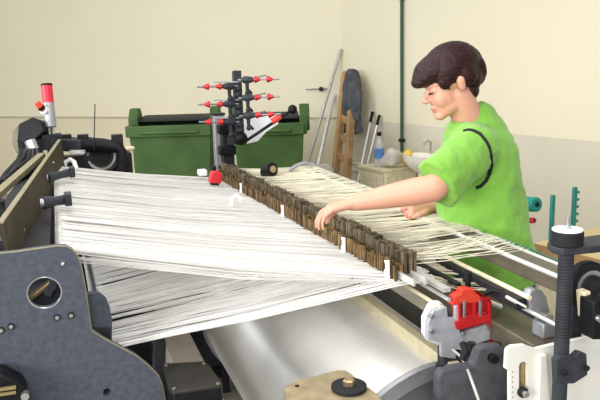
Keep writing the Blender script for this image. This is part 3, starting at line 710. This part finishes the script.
# ================================================================ WHITE BRACKET with slot, bolt
YB = 1.40
t = thing('slotted_bracket', 'white painted bracket with a vertical slot at lower right', 'bracket', py(550, 400, YB))
slot = [(519, 366), (520, 363), (523.5, 361.5), (527, 363), (528, 366), (528, 392), (519, 392)]
mb = MB(); mb.prism(outl([(508, 349), (513, 346), (525, 345), (530, 347), (536, 349), (552, 345), (600, 335), (640, 330), (640, 440), (510, 440), (510, 372), (506, 369), (507, 352)], YB), V(0, .012, 0), [outl(slot, YB)])
obj('plate', mb, 'whitepaint', t, bevel=0, smooth=False)
mb = MB(); mb.prism(outl([(540, 356), (547, 354), (553, 440), (538, 440)], YB - .012), V(0, .014, 0)); obj('rib', mb, 'whitepaint', t, bevel=.003)
mb = MB(); mb.prism(outl([(517, 358), (531, 358), (531, 400), (517, 400)], YB + .013), V(0, .006, 0)); obj('slot_back', mb, 'brass', t)
mb = MB(); c = py(522.5, 392, YB - .004); mb.cyl(c + V(0, .004, 0), c + V(0, -.006, 0), .014, n=24); w_ = obj('washer', mb, 'dark', t)
mb = MB(); mb.cyl(c + V(0, -.006, 0), c + V(0, -.018, 0), .009, n=6); obj('bolt_head', mb, 'steel', w_)
mb = MB()
for k in range(6): mb.cyl(*(lambda c: (c + V(0, -.001, 0), c + V(0, .01, 0)))(py(512.5, 372 + 5 * k, YB)), .0022, n=8)
obj('scale_dots', mb, 'grey', t)
mb = MB(); mb.prism([V(a, YB + .014, b) for a, b in ((1.02, 0), (1.35, 0), (1.35, .87), (1.02, .87))], V(0, .02, 0)); obj('lower_plate', mb, 'whitepaint', t)

# ================================================================ BLACK POLE
YP = 1.34
c_top = py(566.5, 250, YP); c_bot = V(c_top.x, YP, .45)
t = thing('machine_pole', 'thick dark grey pole topped by a black disc, right foreground', 'pole', (c_top.x, YP, .45))
rp = .0185
mb = MB(); mb.cyl(c_bot, c_top, rp, n=32); obj('shaft', mb, 'charcoal', t)
mb = MB()
for k in range(26): 
    z_ = c_top.z - .02 - k * .008; mb.cyl((c_top.x, YP, z_), (c_top.x, YP, z_ - .003), rp + .0003, n=24)
obj('thread_groove', mb, 'dark', t)
mb = MB(); z_ = c_top.z
mb.prism([V(c_top.x + a, YP + b, z_ - .004) for a, b in ((-.036, -.03), (.10, -.045), (.3, -.02), (.3, .035), (.05, .045), (-.03, .035), (-.042, .0))], V(0, 0, .018)); obj('top_arm', mb, 'charcoal', t, bevel=.003)
mb = MB(); mb.cyl((c_top.x, YP, z_ + .014), (c_top.x, YP, z_ + .050), .038, n=48); obj('disc', mb, 'rubber', t, bevel=.003)
mb = MB(); mb.cyl((c_top.x, YP, z_ + .050), (c_top.x, YP, z_ + .053), .036, n=48); obj('white_face', mb, 'white', t)['label'] = 'white top face'
mb = MB(); mb.cyl((c_top.x, YP, z_ + .053), (c_top.x, YP, z_ + .062), .010, n=6); mb.cyl((c_top.x, YP, z_ + .06), (c_top.x, YP, z_ + .085), .005, n=12); obj('screw', mb, 'steel', t)
# clamp on the pole
k = obj('clamp', MB().prism(outl([(556, 360), (562, 356), (575, 357), (580, 352), (587, 354), (588, 375), (574, 384), (557, 384)], YP - .03), V(0, .02, 0)), 'charcoal', t, bevel=.003)
for x, y in ((563, 372), (585, 367)):
    mb = MB(); c = py(x, y, YP - .03); mb.cyl(c + V(0, .002, 0), c + V(0, -.01, 0), .007, n=12); obj('clamp_bolt', mb, 'dark', k)
mb = MB(); mb.box((c_top.x - .03, YP - .015, .40), (c_top.x + .03, YP + .07, .5)); obj('foot_block', mb, 'charcoal', t)

# ================================================================ Right edge parts
# grey lever
t = thing('cam_lever', 'rounded grey lever arm on the rails left of black pole', 'lever', py(540, 315, 1.5))
mb = MB(); mb.prism(outl([(528, 296), (530, 291), (535, 288.5), (543, 291), (547, 297), (552, 316), (548, 321), (540, 320), (531, 311)], 1.5), V(0, .028, 0)); obj('arm', mb, 'grey', t, bevel=.006)
mb = MB(); c = py(547, 317, 1.48); mb.cyl(c + V(0, .03, 0), c + V(0, -.012, 0), .012, n=18); obj('pivot', mb, 'steel', t)
mb = MB(); c = py(548, 322, 1.5); mb.box((c.x - .03, 1.48, 1.02), (c.x + .02, 1.53, c.z + .004)); obj('block', mb, 'grey', t, bevel=.004)
# black hose & connector
mb = MB(); mb.tube([pz(484, 294, 1.12), pz(492, 290, 1.13), pz(503, 292, 1.13), pz(508, 296, 1.12)], .008, 10); tag(obj('hose', mb, 'black'), 'short black hose bend right of the red clamp knob', 'hose')
mb = MB(); mb.cyl(pz(507, 297, 1.13), pz(516, 302, 1.13), .0055, n=10); mb.cyl(pz(515, 301, 1.13), pz(526, 307, 1.13), .0035, n=10); tag(obj('hose_connector', mb, 'steelw'), 'pale metal connector at the end of short black hose', 'connector')
# take-up roller wheel at right
Yw = 1.75; Yw = 1.36; c = py(590, 286, Yw)
t = thing('roller_wheel', 'black ribbed wheel at the right edge behind the pole', 'wheel', c)
rr = (py(590, 309, Yw) - c).length
mb = MB(); mb.cyl(c + V(-.0, 0, 0), c + V(0, .028, 0), rr, n=48); obj('tyre', mb, 'rubber', t, bevel=.006)
mb = MB(); mb.cyl(c + V(0, -.006, 0), c + V(0, .01, 0), rr * .68, n=36); h_ = obj('hub', mb, 'steel', t)
mb = MB(); mb.cyl(c + V(0, -.012, 0), c + V(0, -.004, 0), rr * .5, n=36); obj('hub_recess', mb, 'dark', h_)
mb = MB(); mb.prism(outl([(584, 293), (591, 291), (593, 318), (586, 320)], Yw - .05), V(0, .03, 0)); obj('guard', mb, 'cream_plastic', t, bevel=.003)
mb = MB(); mb.prism(outl([(594, 302), (608, 298), (608, 340), (593, 340)], Yw - .09), V(0, .05, 0)); obj('bearing_block', mb, 'black', t, bevel=.004)
mb = MB(); q = py(598, 318, Yw - .09); mb.cyl(q + V(0, 0, 0), q + V(0, -.01, 0), .009, n=14); obj('bolt', mb, 'steel', t)
mb = MB(); mb.cyl(c, c + V(0, .09, 0), .010); obj('axle', mb, 'steel', t)
mb = MB(); mb.box((c.x + .01, Yw + .065, 0), (c.x + .04, Yw + .09, c.z + .01)); obj('support', mb, 'dark', t)
# teal cable along the breast beam
mb = MB(); mb.tube([pz(500, 238, 1.20), pz(530, 249, 1.2), pz(560, 262, 1.2), pz(600, 275, 1.2)], .0025, 8); tag(obj('teal_cable', mb, 'tealm'), 'thin teal cable running along the outer side of breast beam', 'cable')
# workbench behind right
a = D(534, 243, 3.4); b = D(625, 253, 3.0)
t = thing('workbench', 'tan wooden table with brown edge behind the black pole', 'table', (a.x, a.y, 0))
ee = V(b.x - a.x, b.y - a.y, 0).normalized(); ff = V(-ee.y, ee.x, 0); ff = ff if ff.y > 0 else -ff
zt_ = a.z; A_ = V(a.x, a.y, 0); wv = 1.1
mb = MB(); mb.prism([A_ + ee*u + ff*v + V(0,0,zt_-.04) for u, v in ((0, 0), (wv, 0), (wv, .5), (0, .5))], V(0, 0, .04)); obj('table_top', mb, 'tan', t, bevel=.003)
mb = MB(); mb.prism([A_ + ee*u + ff*v for u, v in ((.02, .02), (wv-.02, .02), (wv-.02, .46), (.02, .46))], V(0, 0, zt_-.04)); obj('cabinet_body', mb, 'cream_plastic', t)
mb = MB(); mb.prism([A_ + ee*u + ff*-.002 + V(0,0,v) for u, v in ((0, zt_-.10), (wv, zt_-.10), (wv, zt_-.001), (0, zt_-.001))], ff * .02); obj('edge_board', mb, 'wood', t)
# yarn spools + pegs
def spool(x, y, x2, y2, dep, r, m, lab, grp=None):
    a = D(x, y, dep + .12); b = D(x2, y2, dep)
    t = thing('yarn_spool', lab, 'yarn spool', a, grp)
    ax = (b - a); mb = MB(); mb.tube([a, a + ax*.02, a + ax*.96, b], [r*.8, r, r*.96, r*.8], 28); obj('yarn', mb, m, t)
    mb = MB(); mb.cyl(b - ax*.02, b + ax*.04, r*.32, n=18); obj('core', mb, 'black', t)
    mb = MB(); mb.cyl(a - ax*.1, b + ax * .03, r*.16, n=10); obj('spindle', mb, 'steel', t)
    mb = MB(); q = a - ax * .1; mb.box((q.x-.015, q.y-.015, 0), (q.x+.015, q.y+.015, q.z+.02)); obj('stand', mb, 'tealm', t)
spool(517, 203.5, 537, 204.5, 2.9, .032, 'teal', 'teal green yarn spool just behind the woman waist')
spool(524, 220, 534, 220.5, 2.95, .013, 'redb', 'small red yarn spool below the teal one behind the woman')
for x, y0, y1_, n_, lab in ((553, 222, 195, 0, 'short plain teal peg on workbench behind the pole, left one'), (575, 228, 187, 5, 'taller notched teal peg behind the pole, right one')):
    a = D(x, y0 + 26, 3.3); q = D(x, y1_, 3.3)
    # stands on the bench
    s_ = (zt_ - q.z) ; mb = MB(); mb.box((q.x-.010, q.y-.008, zt_), (q.x+.010, q.y+.008, q.z))
    for k in range(n_): 
        zz = q.z - .02 - k*.035; mb.box((q.x+.010, q.y-.006, zz-.012), (q.x+.026, q.y+.006, zz))
    tag(obj('peg', mb, 'tealm', bevel=.002), lab, 'peg', 'teal pegs')

# ================================================================ LEFT FOREGROUND: blue-grey plate
YG = 1.84
t = thing('cast_side_plate', 'big blue grey cast plate with round hole in left foreground', 'machine plate', py(40, 400, YG))
mb = MB()
main = [(-30, 258), (0, 254), (16, 252.5), (40, 249), (58, 246.5), (66, 247), (72, 250), (77, 256), (80, 264), (83, 278), (86, 295), (88.5, 315), (91, 331), (105, 340), (122, 349), (135, 356), (148, 366), (158, 376), (162, 386), (165, 400), (168, 440), (-30, 440)]
mb.prism(outl(main, YG), V(0, .03, 0), [circ(44.5, 293, 18, YG), circ(107, 392, 4, YG, 14)])
obj('plate', mb, 'bluegrey', t, smooth=False)
mb = MB(); e_ = outl(main[1:-2], YG + .0); mb.tube([q + V(0, .004, 0) for q in e_], .0035, 6); obj('worn_edge', mb, 'edge', t)
mb = MB(); lobe = [(86, 294), (94, 293.5), (100, 294), (106, 299), (110, 308), (112, 320), (112, 345), (86, 345)]
mb.prism(outl(lobe, YG + .05), V(0, .02, 0)); obj('rear_lug', mb, 'bluegrey', t)
mb = MB(); mb.prism(outl([(60, 330), (110, 330), (110, 345), (60, 345)], YG + .03), V(0, .03, 0)); obj('spacer', mb, 'dark', t)
for x, y in ((57, 317), (71, 315), (11, 326), (1, 330)):
    mb = MB(); c = py(x, y, YG); mb.cyl(c + V(0, .004, 0), c + V(0, -.004, 0), .0085, n=18); k = obj('bolt', mb, 'dark', t)
    mb = MB(); mb.cyl(c + V(0, -.004, 0), c + V(0, -.007, 0), .005, n=12); obj('screw_head', mb, 'steel', k)
mb = MB(); c = py(63, 264, YG); mb.sph(c, .006, n=10, m=8); obj('chip_mark', mb, 'steel', t)
mb = MB(); q = py(44.5, 293, YG); 
rr = (py(62.5, 293, YG) - q).length; prev = None
ring = [q + V(math.cos(6.28318*k/40)*(rr-.002), .002, math.sin(6.28318*k/40)*(rr-.002)) for k in range(41)]
mb.tube(ring, .0025, 6, cap=False); obj('hole_rim', mb, 'steel', t)
# things behind the hole
mb = MB(); c = py(46, 296, YG + .12); mb.box((c.x-.09, YG + .12, c.z-.12), (c.x+.07, YG + .15, c.z-.012)); 
tag(obj('cover_strip', mb, 'white'), 'white strip seen through round hole of the big grey plate', 'cover')
mb = MB(); c = py(40, 290, YG + .09); mb.bar(c + V(-.03, 0, -.02), c + V(.03, .02, .012), .02, .012); tag(obj('brass_link', mb, 'brass', bevel=.002), 'small brass link seen through round hole of the grey plate', 'link')
mb = MB(); c = py(50, 287, YG + .10); mb.bar(c + V(-.01, 0, -.02), c + V(.015, .0, .02), .03, .02); tag(obj('blue_block', mb, 'bluegrey', bevel=.002), 'blue grey block seen through round hole of the grey plate', 'block')
# dark chain corner lower-left
t = thing('chain_guard', 'dark guard with brass clips in bottom left corner', 'guard', py(8, 395, 1.7))
mb = MB(); mb.prism(outl([(-20, 376), (2, 375), (10, 379), (20, 384), (26, 393), (28, 430), (-20, 430)], 1.76), V(0, .07, 0)); obj('body', mb, 'black', t, bevel=.004)
c = py(5, 400, 1.8); obj('post', MB().box((c.x - .03, 1.775, 0), (c.x + .03, 1.81, c.z)), 'dark', t)
for y in (388, 393):
    mb = MB(); mb.bar(py(-5, y + 2, 1.745), py(16, y - 1, 1.745), .006, .008); obj('brass_clip', mb, 'brass', t)
mb = MB(); c = py(25, 397, 1.745); mb.cyl(c, c + V(0, .02, 0), .010, n=12); obj('screw', mb, 'steel', t)
# small blue-ish fitting at left edge
c = py(3, 243, 1.95); mb = MB(); mb.cyl(c + V(-.02, 0, -.03), c + V(-.02, 0, .012), .03, n=20); mb.box((c.x-.08, c.y-.03, c.z-.06), (c.x+.035, c.y+.03, c.z-.03))
tag(obj('pipe_fitting', mb, 'bluegrey'), 'round blue grey fitting at left edge just above big plate', 'fitting')
# junction box
zj = .92; q = [pz(x, y, zj) for x, y in ((160, 366), (208, 363), (222, 385), (171, 393))]
t = thing('junction_box', 'black junction box with screws in front of the yarn roll', 'junction box', V(q[3].x, q[3].y, .8))
lid = [pz(x, y, zj) for x, y in ((161, 366), (165, 363), (203, 361), (208, 363), (222, 382), (221, 385), (173, 392), (169, 389))]
mb = MB(); mb.prism([p - V(0, 0, .004) for p in lid], V(0, 0, -.10)); obj('body', mb, 'black', t, bevel=.004)
mb = MB(); mb.prism(lid, V(0, 0, -.012)); o = obj('lid', mb, 'black', t, bevel=.003)
M['lidgrey'] = mat('lid_dark', (.03, .028, .022), .5, var=.2); o.data.materials[0] = M['lidgrey']
for x, y in ((166, 366), (204, 364), (218, 384), (174, 389)):
    mb = MB(); c = pz(x, y, zj); mb.cyl(c, c + V(0, 0, .003), .005, n=10); obj('lid_screw', mb, 'steel', o)
c = (q[0] + q[2]) / 2; mb = MB(); mb.box((c.x - .03, c.y - .03, 0), (c.x + .03, c.y + .03, zj - .1)); obj('post', mb, 'dark', t)
# cross members beneath
mb = MB(); mb.box((.345, 1.6, .52), (.47, 3.7, .62)); 
t = thing('lower_tie_beam', 'grey brown lower tie beam running between black box and yarn roll', 'machine beam', (.38, 2.6, 0)); obj('beam', mb, 'tie', t, bevel=.006)
for y_ in (1.8, 3.5):
    mb = MB(); mb.box((.36, y_ - .04, 0), (.45, y_ + .04, .52)); obj('leg', mb, 'dark', t)
mb = MB(); mb.tube([V(.24, 2.2, .0), V(.24, 2.2, .75), V(.26, 2.25, .86), V(.27, 2.6, .88)], .022, 12); tag(obj('conduit', mb, 'charcoal'), 'dark vertical conduit pipe beneath the near edge of warp sheet', 'pipe')

# brown plate with washer & bolt
zb = .97
t = thing('mounting_plate', 'brown steel plate with black washer and brass bolt, bottom centre', 'mounting plate', pz(330, 395, zb))
o_ = [pz(x, y, zb) for x, y in ((284, 388), (287, 384), (300, 379), (338, 369.5), (346, 370), (352, 374), (362, 382), (378, 394), (392, 412), (300, 425), (286, 404))]
mb = MB(); mb.prism(o_, V(0, 0, -.022)); obj('plate', mb, 'brownplate', t, bevel=.004)
mb = MB(); c = pz(349, 389, zb); mb.tube([c, c + V(0,0,.003), c + V(0,0,.010), c + V(0,0,.012)], [.042, .045, .045, .036], 40); obj('washer', mb, 'rubber', t)
mb = MB(); mb.tube([c + V(0,0,.012), c + V(0,0,.024), c + V(0,0,.027)], [.0155, .0155, .012], 6); obj('bolt_head', mb, 'brass', t)
mb = MB(); mb.cyl(pz(297, 386, zb) + V(0,0,.0), pz(297, 386, zb) + V(0, 0, .001), .006, n=14); obj('hole', mb, 'black', t)
mb = MB(); c = pz(335, 405, zb); mb.box((c.x - .05, c.y - .08, 0), (c.x + .05, c.y - .0, zb - .022)); obj('post', mb, 'charcoal', t)

# ================================================================ WOMAN
W = thing('person', 'woman in lime green t-shirt leaning over the loom, hand on the droppers', 'person', D(484, 300, 2.52) * 1.0)
W.location.z = .2; OFF[W.name] = Vector(W.location)
# platform under her feet
pc = D(490, 300, 2.52)
plat = MB(); plat.box((pc.x - .28, pc.y - .8, 0), (pc.x + .5, pc.y + .8, .2)); tag(obj('step_platform', plat, 'brownsteel', bevel=.01), 'low metal platform the woman stands on beside the loom', 'platform')
TD = 2.50
X, Yv, Z = r0.copy(), hf.copy(), V(0, 0, 1)
def tor(x, y, a, b, dd=0): return (D(x, y, TD + dd), X * a, Yv * b)
def chain(mb, pts, n=20):                  # (point, radius) tube with rounded end balls
    ps = [Vector(p) for p, r in pts]; rs = [r for p, r in pts]
    mb.tube(ps, rs, n); mb.sph(ps[0], rs[0] * .99, n=16, m=10); mb.sph(ps[-1], rs[-1] * .99, n=16, m=10)
    return mb
shN = D(476, 146, 2.33); elN = D(434, 188, 2.22); wrN = D(353, 203, 2.30); knN = D(329, 208.5, 2.31)
shF = shN + Yv * .31 + X * .02; elF = D(466, 205, 2.66); wrF = D(433, 207, 2.56); knF = D(411, 207.5, 2.52)
HC = D(451.8, 81, 2.42)
hf_ = (-X - Yv * .06).normalized(); pt_ = math.radians(19)
fF = (hf_ * math.cos(pt_) + V(0, 0, -math.sin(pt_))).normalized(); fS = Z.cross(hf_).normalized(); fU = fF.cross(fS).normalized()
if fU.z < 0: fU = -fU
HS = 1.03
def hp(f, s, u): return HC + (fF * f + fS * s + fU * u) * HS
def hell(mb, c, r, **k): return mb.ell(hp(*c), fF * r[0] * HS, fS * r[1] * HS, fU * r[2] * HS, **k)
mb = MB()
# torso, hips
mb.rings([tor(466, 112, .055, .060), tor(472, 123, .07, .10), tor(476, 136, .09, .155), tor(478, 158, .11, .165), tor(478, 185, .125, .155), tor(481, 215, .13, .15), tor(484, 245, .135, .16), tor(487, 285, .14, .175), tor(488, 315, .13, .17)], 28)
hipz = D(488, 305, TD)
for sg in (-1, 1):
    h = hipz + Yv * (.09 * sg); kn = V(h.x - .02, h.y, .2 + .48); an = V(h.x + .02, h.y, .2 + .09)
    mb.tube([h + V(0,0,.05), h, kn + V(0,0,.12), kn, kn - V(0,0,.12), an], [.09, .098, .068, .058, .058, .042], 20)
    mb.ell(an + V(-.06, 0, -.045), (.115, 0, 0), (0, .042, 0), (0, 0, .038))
# neck, head
mb.rings([(D(469, 121, 2.47), X*.062, Yv*.066), (D(464.5, 108, 2.44), X*.054, Yv*.056), (D(459, 95, 2.42), X*.052, Yv*.053), (D(456, 84, 2.42), X*.05, Yv*.05)], 24)
hell(mb, (-.012, 0, .035), (.097, .076, .085))
hell(mb, (.040, 0, -.026), (.053, .059, .078))
hell(mb, (.030, 0, -.070), (.056, .052, .038))
hell(mb, (.070, 0, -.094), (.024, .028, .018)); hell(mb, (.050, 0, -.085), (.030, .042, .022))
hell(mb, (.060, 0, .015), (.032, .052, .022))
for s in (-1, 1):
    hell(mb, (.056, .034 * s, -.036), (.028, .024, .034)); hell(mb, (.072, .031 * s, -.006), (.015, .018, .013))
    hell(mb, (-.008, .076 * s, -.008), (.014, .009, .026)); hell(mb, (-.010, .083 * s, .002), (.012, .005, .015))
    hell(mb, (.100, .010 * s, -.036), (.009, .007, .006))
mb.tube([hp(.082, 0, .008), hp(.093, 0, -.010), hp(.108, 0, -.028), hp(.100, 0, -.042)], [.009, .009, .0105, .008], 12)
mb.sph(hp(.110, 0, -.031), .0095, n=12, m=8)
hell(mb, (.082, 0, -.064), (.014, .022, .008)); hell(mb, (.080, 0, -.078), (.012, .019, .007))
# arms
chain(mb, [(shN + Yv * .03, .058), (shN.lerp(elN, .5), .052), (elN, .044)])
chain(mb, [(elN, .044), (elN.lerp(wrN, .25), .045), (elN.lerp(wrN, .6), .038), (wrN, .027)])
chain(mb, [(shF - Yv * .05, .050), (shF.lerp(elF, .5), .052), (elF, .044)])
chain(mb, [(elF, .044), (elF.lerp(wrF, .3), .043), (wrF, .027)])
# hands
def hand(wr, kn, side, fing, thumb):
    d = (kn - wr); L = d.length; d = d.normalized(); up = d.cross(side).normalized()
    if up.z < 0: up = -up
    mb.rings([(wr - d*.01, side*.028, up*.021), (wr + d*L*.35, side*.034, up*.018), (wr + d*L*.75, side*.041, up*.017), (kn, side*.041, up*.014), (kn + d*.008, side*.034, up*.009)], 20)
    for off, segs, r in fing:
        p = kn + side * off - d * .012; pts = [(p, r)]
        for v, l in segs:
            p = p + Vector(v).normalized() * l; pts.append((p, r * (1 - .12 * len(pts))))
        chain(mb, pts, 12)
    off, segs, r = thumb; p = wr + d * L * .28 + side * off; pts = [(p, r * 1.15)]
    for v, l in segs:
        p = p + Vector(v).normalized() * l; pts.append((p, r * (1.05 - .1 * len(pts))))
    chain(mb, pts, 12)
hand(wrN, knN, Yv, [
    (-.034, [((-.75, -.06, -.45), .036), ((-.35, 0, -.9), .024), ((.15, 0, -1), .018)], .0082),
    (-.012, [((-.85, -.02, -.42), .044), ((-.42, 0, -.9), .028), ((.1, 0, -1), .020)], .0090),
    (.011, [((-.88, .02, -.36), .046), ((-.5, 0, -.85), .030), ((.0, 0, -1), .021)], .0092),
    (.033, [((-.85, .08, -.40), .042), ((-.45, 0, -.9), .027), ((.05, 0, -1), .020)], .0090)],
    (.030, [((-.6, .45, -.65), .040), ((-.75, .05, -.6), .032), ((-.6, -.15, -.8), .022)], .0108))
hand(wrF, knF, V(.25, .85, .3).normalized(), [
    (-.032, [((-.8, 0, -.4), .030), ((.2, 0, -1), .020), ((1, 0, -.1), .015)], .0080),
    (-.011, [((-.9, 0, -.3), .034), ((.1, 0, -1), .022), ((1, 0, -.1), .016)], .0088),
    (.011, [((-.95, 0, -.2), .036), ((.0, 0, -1), .024), ((1, 0, -.1), .016)], .0088),
    (.032, [((-1, 0, -.1), .036), ((-.4, 0, -.9), .024), ((.8, 0, -.5), .016)], .0088)],
    (-.026, [((-.6, -.5, .0), .034), ((-.95, -.1, -.2), .028), ((-.8, .3, -.4), .018)], .0105))
body = obj('body', mb, 'skin', W, recalc=True)
def remesh(o, v, it=4, fac=.5):
    r = o.modifiers.new('remesh', 'REMESH'); r.mode = 'VOXEL'; r.voxel_size = v; r.use_smooth_shade = True
    s = o.modifiers.new('smooth', 'SMOOTH'); s.factor = fac; s.iterations = it
remesh(body, .0034, 9)
# lips, eyes
mb = MB(); hell(mb, (.0865, 0, -.0655), (.0105, .020, .0045), n=16, m=10); hell(mb, (.0845, 0, -.0745), (.0105, .018, .005), n=16, m=10); obj('lips', mb, 'lip', W)
for s in (-1, 1):
    mb = MB(); mb.tube([hp(.086, .018*s, -.0085), hp(.0925, .030*s, -.011), hp(.082, .045*s, -.0075)], [.0018, .0038, .0020], 8); obj('eyelashes', mb, 'eyedark', W)
    mb = MB(); mb.tube([hp(.090, .014*s, .020), hp(.089, .030*s, .025), hp(.076, .048*s, .020)], [.002, .003, .0015], 8); obj('eyebrow', mb, 'eyedark', W)
# hair
mb = MB()
hell(mb, (-.012, 0, .046), (.102, .081, .083))
hell(mb, (-.056, 0, .000), (.050, .064, .058)); hell(mb, (-.046, 0, -.045), (.034, .050, .040))
hell(mb, (.044, 0, .054), (.064, .072, .055)); hell(mb, (.068, 0, .062), (.046, .060, .038))
hell(mb, (.080, 0, .046), (.044, .060, .036)); hell(mb, (.104, 0, .036), (.028, .048, .022))
for s in (-1, 1):
    hell(mb, (.012, .066*s, .034), (.042, .017, .036)); hell(mb, (.040, .062*s, .014), (.022, .013, .026)); hell(mb, (-.035, .066*s, .01), (.035, .016, .04))
    mb.tube([hp(.045, .066*s, .03), hp(.035, .070*s, .0), hp(.030, .069*s, -.02)], [.010, .006, .002], 10)
hell(mb, (-.104, 0, .014), (.018, .040, .044)); hell(mb, (-.092, 0, .050), (.020, .034, .024)); hell(mb, (-.088, 0, -.012), (.024, .036, .034))
hair = obj('hair', mb, 'hair', W); remesh(hair, .0045, 5)
tx2 = bpy.data.textures.new('strands', 'CLOUDS'); tx2.noise_scale = .022
dm = hair.modifiers.new('d', 'DISPLACE'); dm.texture = tx2; dm.strength = .0035; dm.texture_coords = 'GLOBAL'
mb = MB(); mb.tube([hp(-.146, .02*s_, .018 + .05*math.cos(q_)) if False else hp(-.104 - .022*math.sin(q_), -.03, .018 + .055*math.cos(q_)) for s_, q_ in [(0, .3 + .25*k) for k in range(11)]], .006, 8); obj('hair_clip', mb, 'black', W)
# shirt
mb = MB()
mb.rings([tor(470, 119, .070, .085), tor(473, 124, .088, .125), tor(477, 134, .112, .172), tor(479, 147, .128, .192), tor(479, 162, .142, .188), tor(478, 182, .152, .182), tor(481, 208, .160, .180), tor(484, 235, .162, .182), tor(487, 258, .168, .190), tor(488, 276, .172, .196)], 32)
hem = shN.lerp(elN, .94); hd = (elN - shN).normalized()
chain(mb, [(shN + Yv * .06, .080), (shN + V(0, 0, -.004), .079), (shN.lerp(elN, .35), .082)])
sA = hd.cross(Z).normalized(); sB = hd.cross(sA).normalized()
mb.rings([(shN.lerp(elN, .1), sA*.074, sB*.078), (shN.lerp(elN, .5), sA*.072, sB*.084), (hem, sA*.068, sB*.092)], 24)
mb.sph(shF, .064)
hdF = (elF - shF).normalized(); sA = hdF.cross(Z).normalized(); sB = hdF.cross(sA).normalized()
mb.rings([(shF - Yv * .04, sA*.074, sB*.076), (shF.lerp(elF, .35), sA*.076, sB*.080), (shF.lerp(elF, .8), sA*.075, sB*.085)], 24)
mb.rings([(D(483, 132, 2.5), X*.085, Yv*.12), (D(481, 120, 2.49), X*.072, Yv*.095), (D(474, 114, 2.48), X*.070 + Z*.020, Yv*.078), (D(466.5, 113, 2.47), X*.062 + Z*.042, Yv*.068), (D(466, 112, 2.47), X*.058 + Z*.040, Yv*.064)], 24)
shirt = obj('t_shirt', mb, 'shirt', W); remesh(shirt, .006, 6)
tx3 = bpy.data.textures.new('creases', 'CLOUDS'); tx3.noise_scale = .085
dm = shirt.modifiers.new('d', 'DISPLACE'); dm.texture = tx3; dm.strength = .022; dm.texture_coords = 'GLOBAL'; dm.mid_level = .5
# piping on the shirt surface
bpy.context.view_layer.update()
dg = bpy.context.evaluated_depsgraph_get(); bv = BVHTree.FromObject(shirt, dg); inv = shirt.matrix_world.inverted()
def onshirt(x, y):
    r = ray(x, y).normalized(); h = bv.ray_cast(inv @ CP, (inv.to_3x3() @ r).normalized())
    return shirt.matrix_world @ h[0] if h[0] else None
def piping(pxl):
    ps = [onshirt(x, y) for x, y in pxl]; ps = [p for p in ps if p]
    if len(ps) > 2:
        mb = MB(); mb.tube(ps, .0062, 8); obj('piping', mb, 'piping', W)
piping([(464, 131), (469, 130), (474, 131), (480, 134), (485, 140), (489, 147), (491, 156), (491.5, 165), (489.5, 174), (486, 181), (481, 186), (476, 188)])
piping([(440, 142), (438.5, 147), (435, 154), (433, 160)])
# trousers & shoes
mb = MB(); mb.rings([tor(487, 272, .160, .182), tor(488, 300, .165, .19), tor(488, 322, .15, .185)], 28)
for sg in (-1, 1):
    h = hipz + Yv * (.09 * sg); kn = V(h.x - .02, h.y, .2 + .48); an = V(h.x + .02, h.y, .2 + .10)
    mb.tube([h, kn + V(0,0,.12), kn, kn - V(0,0,.12), an], [.112, .085, .075, .072, .065], 20)
tr = obj('trousers', mb, 'trousers', W); remesh(tr, .01, 3)
for sg in (-1, 1):
    h = hipz + Yv * (.09 * sg); mb = MB(); mb.rings([(V(h.x - .05, h.y, .201), X*.13, Yv*.045), (V(h.x - .05, h.y, .235), X*.13, Yv*.047), (V(h.x - .02, h.y, .29), X*.07, Yv*.045)], 24); obj('shoe', mb, 'sole', W)

# ================================================================ LIGHT
sc = bpy.context.scene
w = bpy.data.worlds.new('world'); sc.world = w; w.use_nodes = True
w.node_tree.nodes['Background'].inputs[0].default_value = (.92, .95, 1.0, 1); w.node_tree.nodes['Background'].inputs[1].default_value = .85
def area(name, loc, target, sx, sy, power, col):
    l = bpy.data.lights.new(name, 'AREA'); l.shape = 'RECTANGLE'; l.size = sx; l.size_y = sy; l.energy = power; l.color = col
    o = bpy.data.objects.new(name, l); COL.objects.link(o); o.location = loc
    o.rotation_euler = (Vector(target) - Vector(loc)).to_track_quat('-Z', 'Y').to_euler(); return o
area('area_fill', (-3.4, 3.4, 2.7), (.6, 2.6, 1.1), 3.0, 1.6, 190, (.88, .94, 1.0))  # added bluish area light standing in for unseen daylight, whitens left threads
area('overhead_fill', (-1.5, 5.2, 3.5), (-1.5, 5.4, 0), 4.0, 1.0, 60, (1.0, .97, .90))  # added overhead area light, lifts the left part of the back wall
area('overhead_fill', (0.2, 1.6, 3.5), (.3, 1.6, 0), 4.0, .8, 75, (1.0, .97, .92))  # added overhead area light above the loom, brightens the thread sheets
area('area_fill', (-3.4, -.4, 2.2), (.9, 2.2, .7), 2.2, 1.2, 190, (.97, .98, 1.0))  # added low area light at left, aimed for the highlight along the roll
area('area_fill', (-.6, -1.8, 2.9), (1.2, 2.8, .9), 1.6, 1.2, 70, (1.0, .98, .95))  # unseen area light behind the camera, added to brighten the yarn roll
sc.view_settings.view_transform = 'Standard'; sc.view_settings.look = 'None'; sc.view_settings.gamma = 1
sc.view_settings.use_curve_mapping = False; sc.view_settings.exposure = -0.14
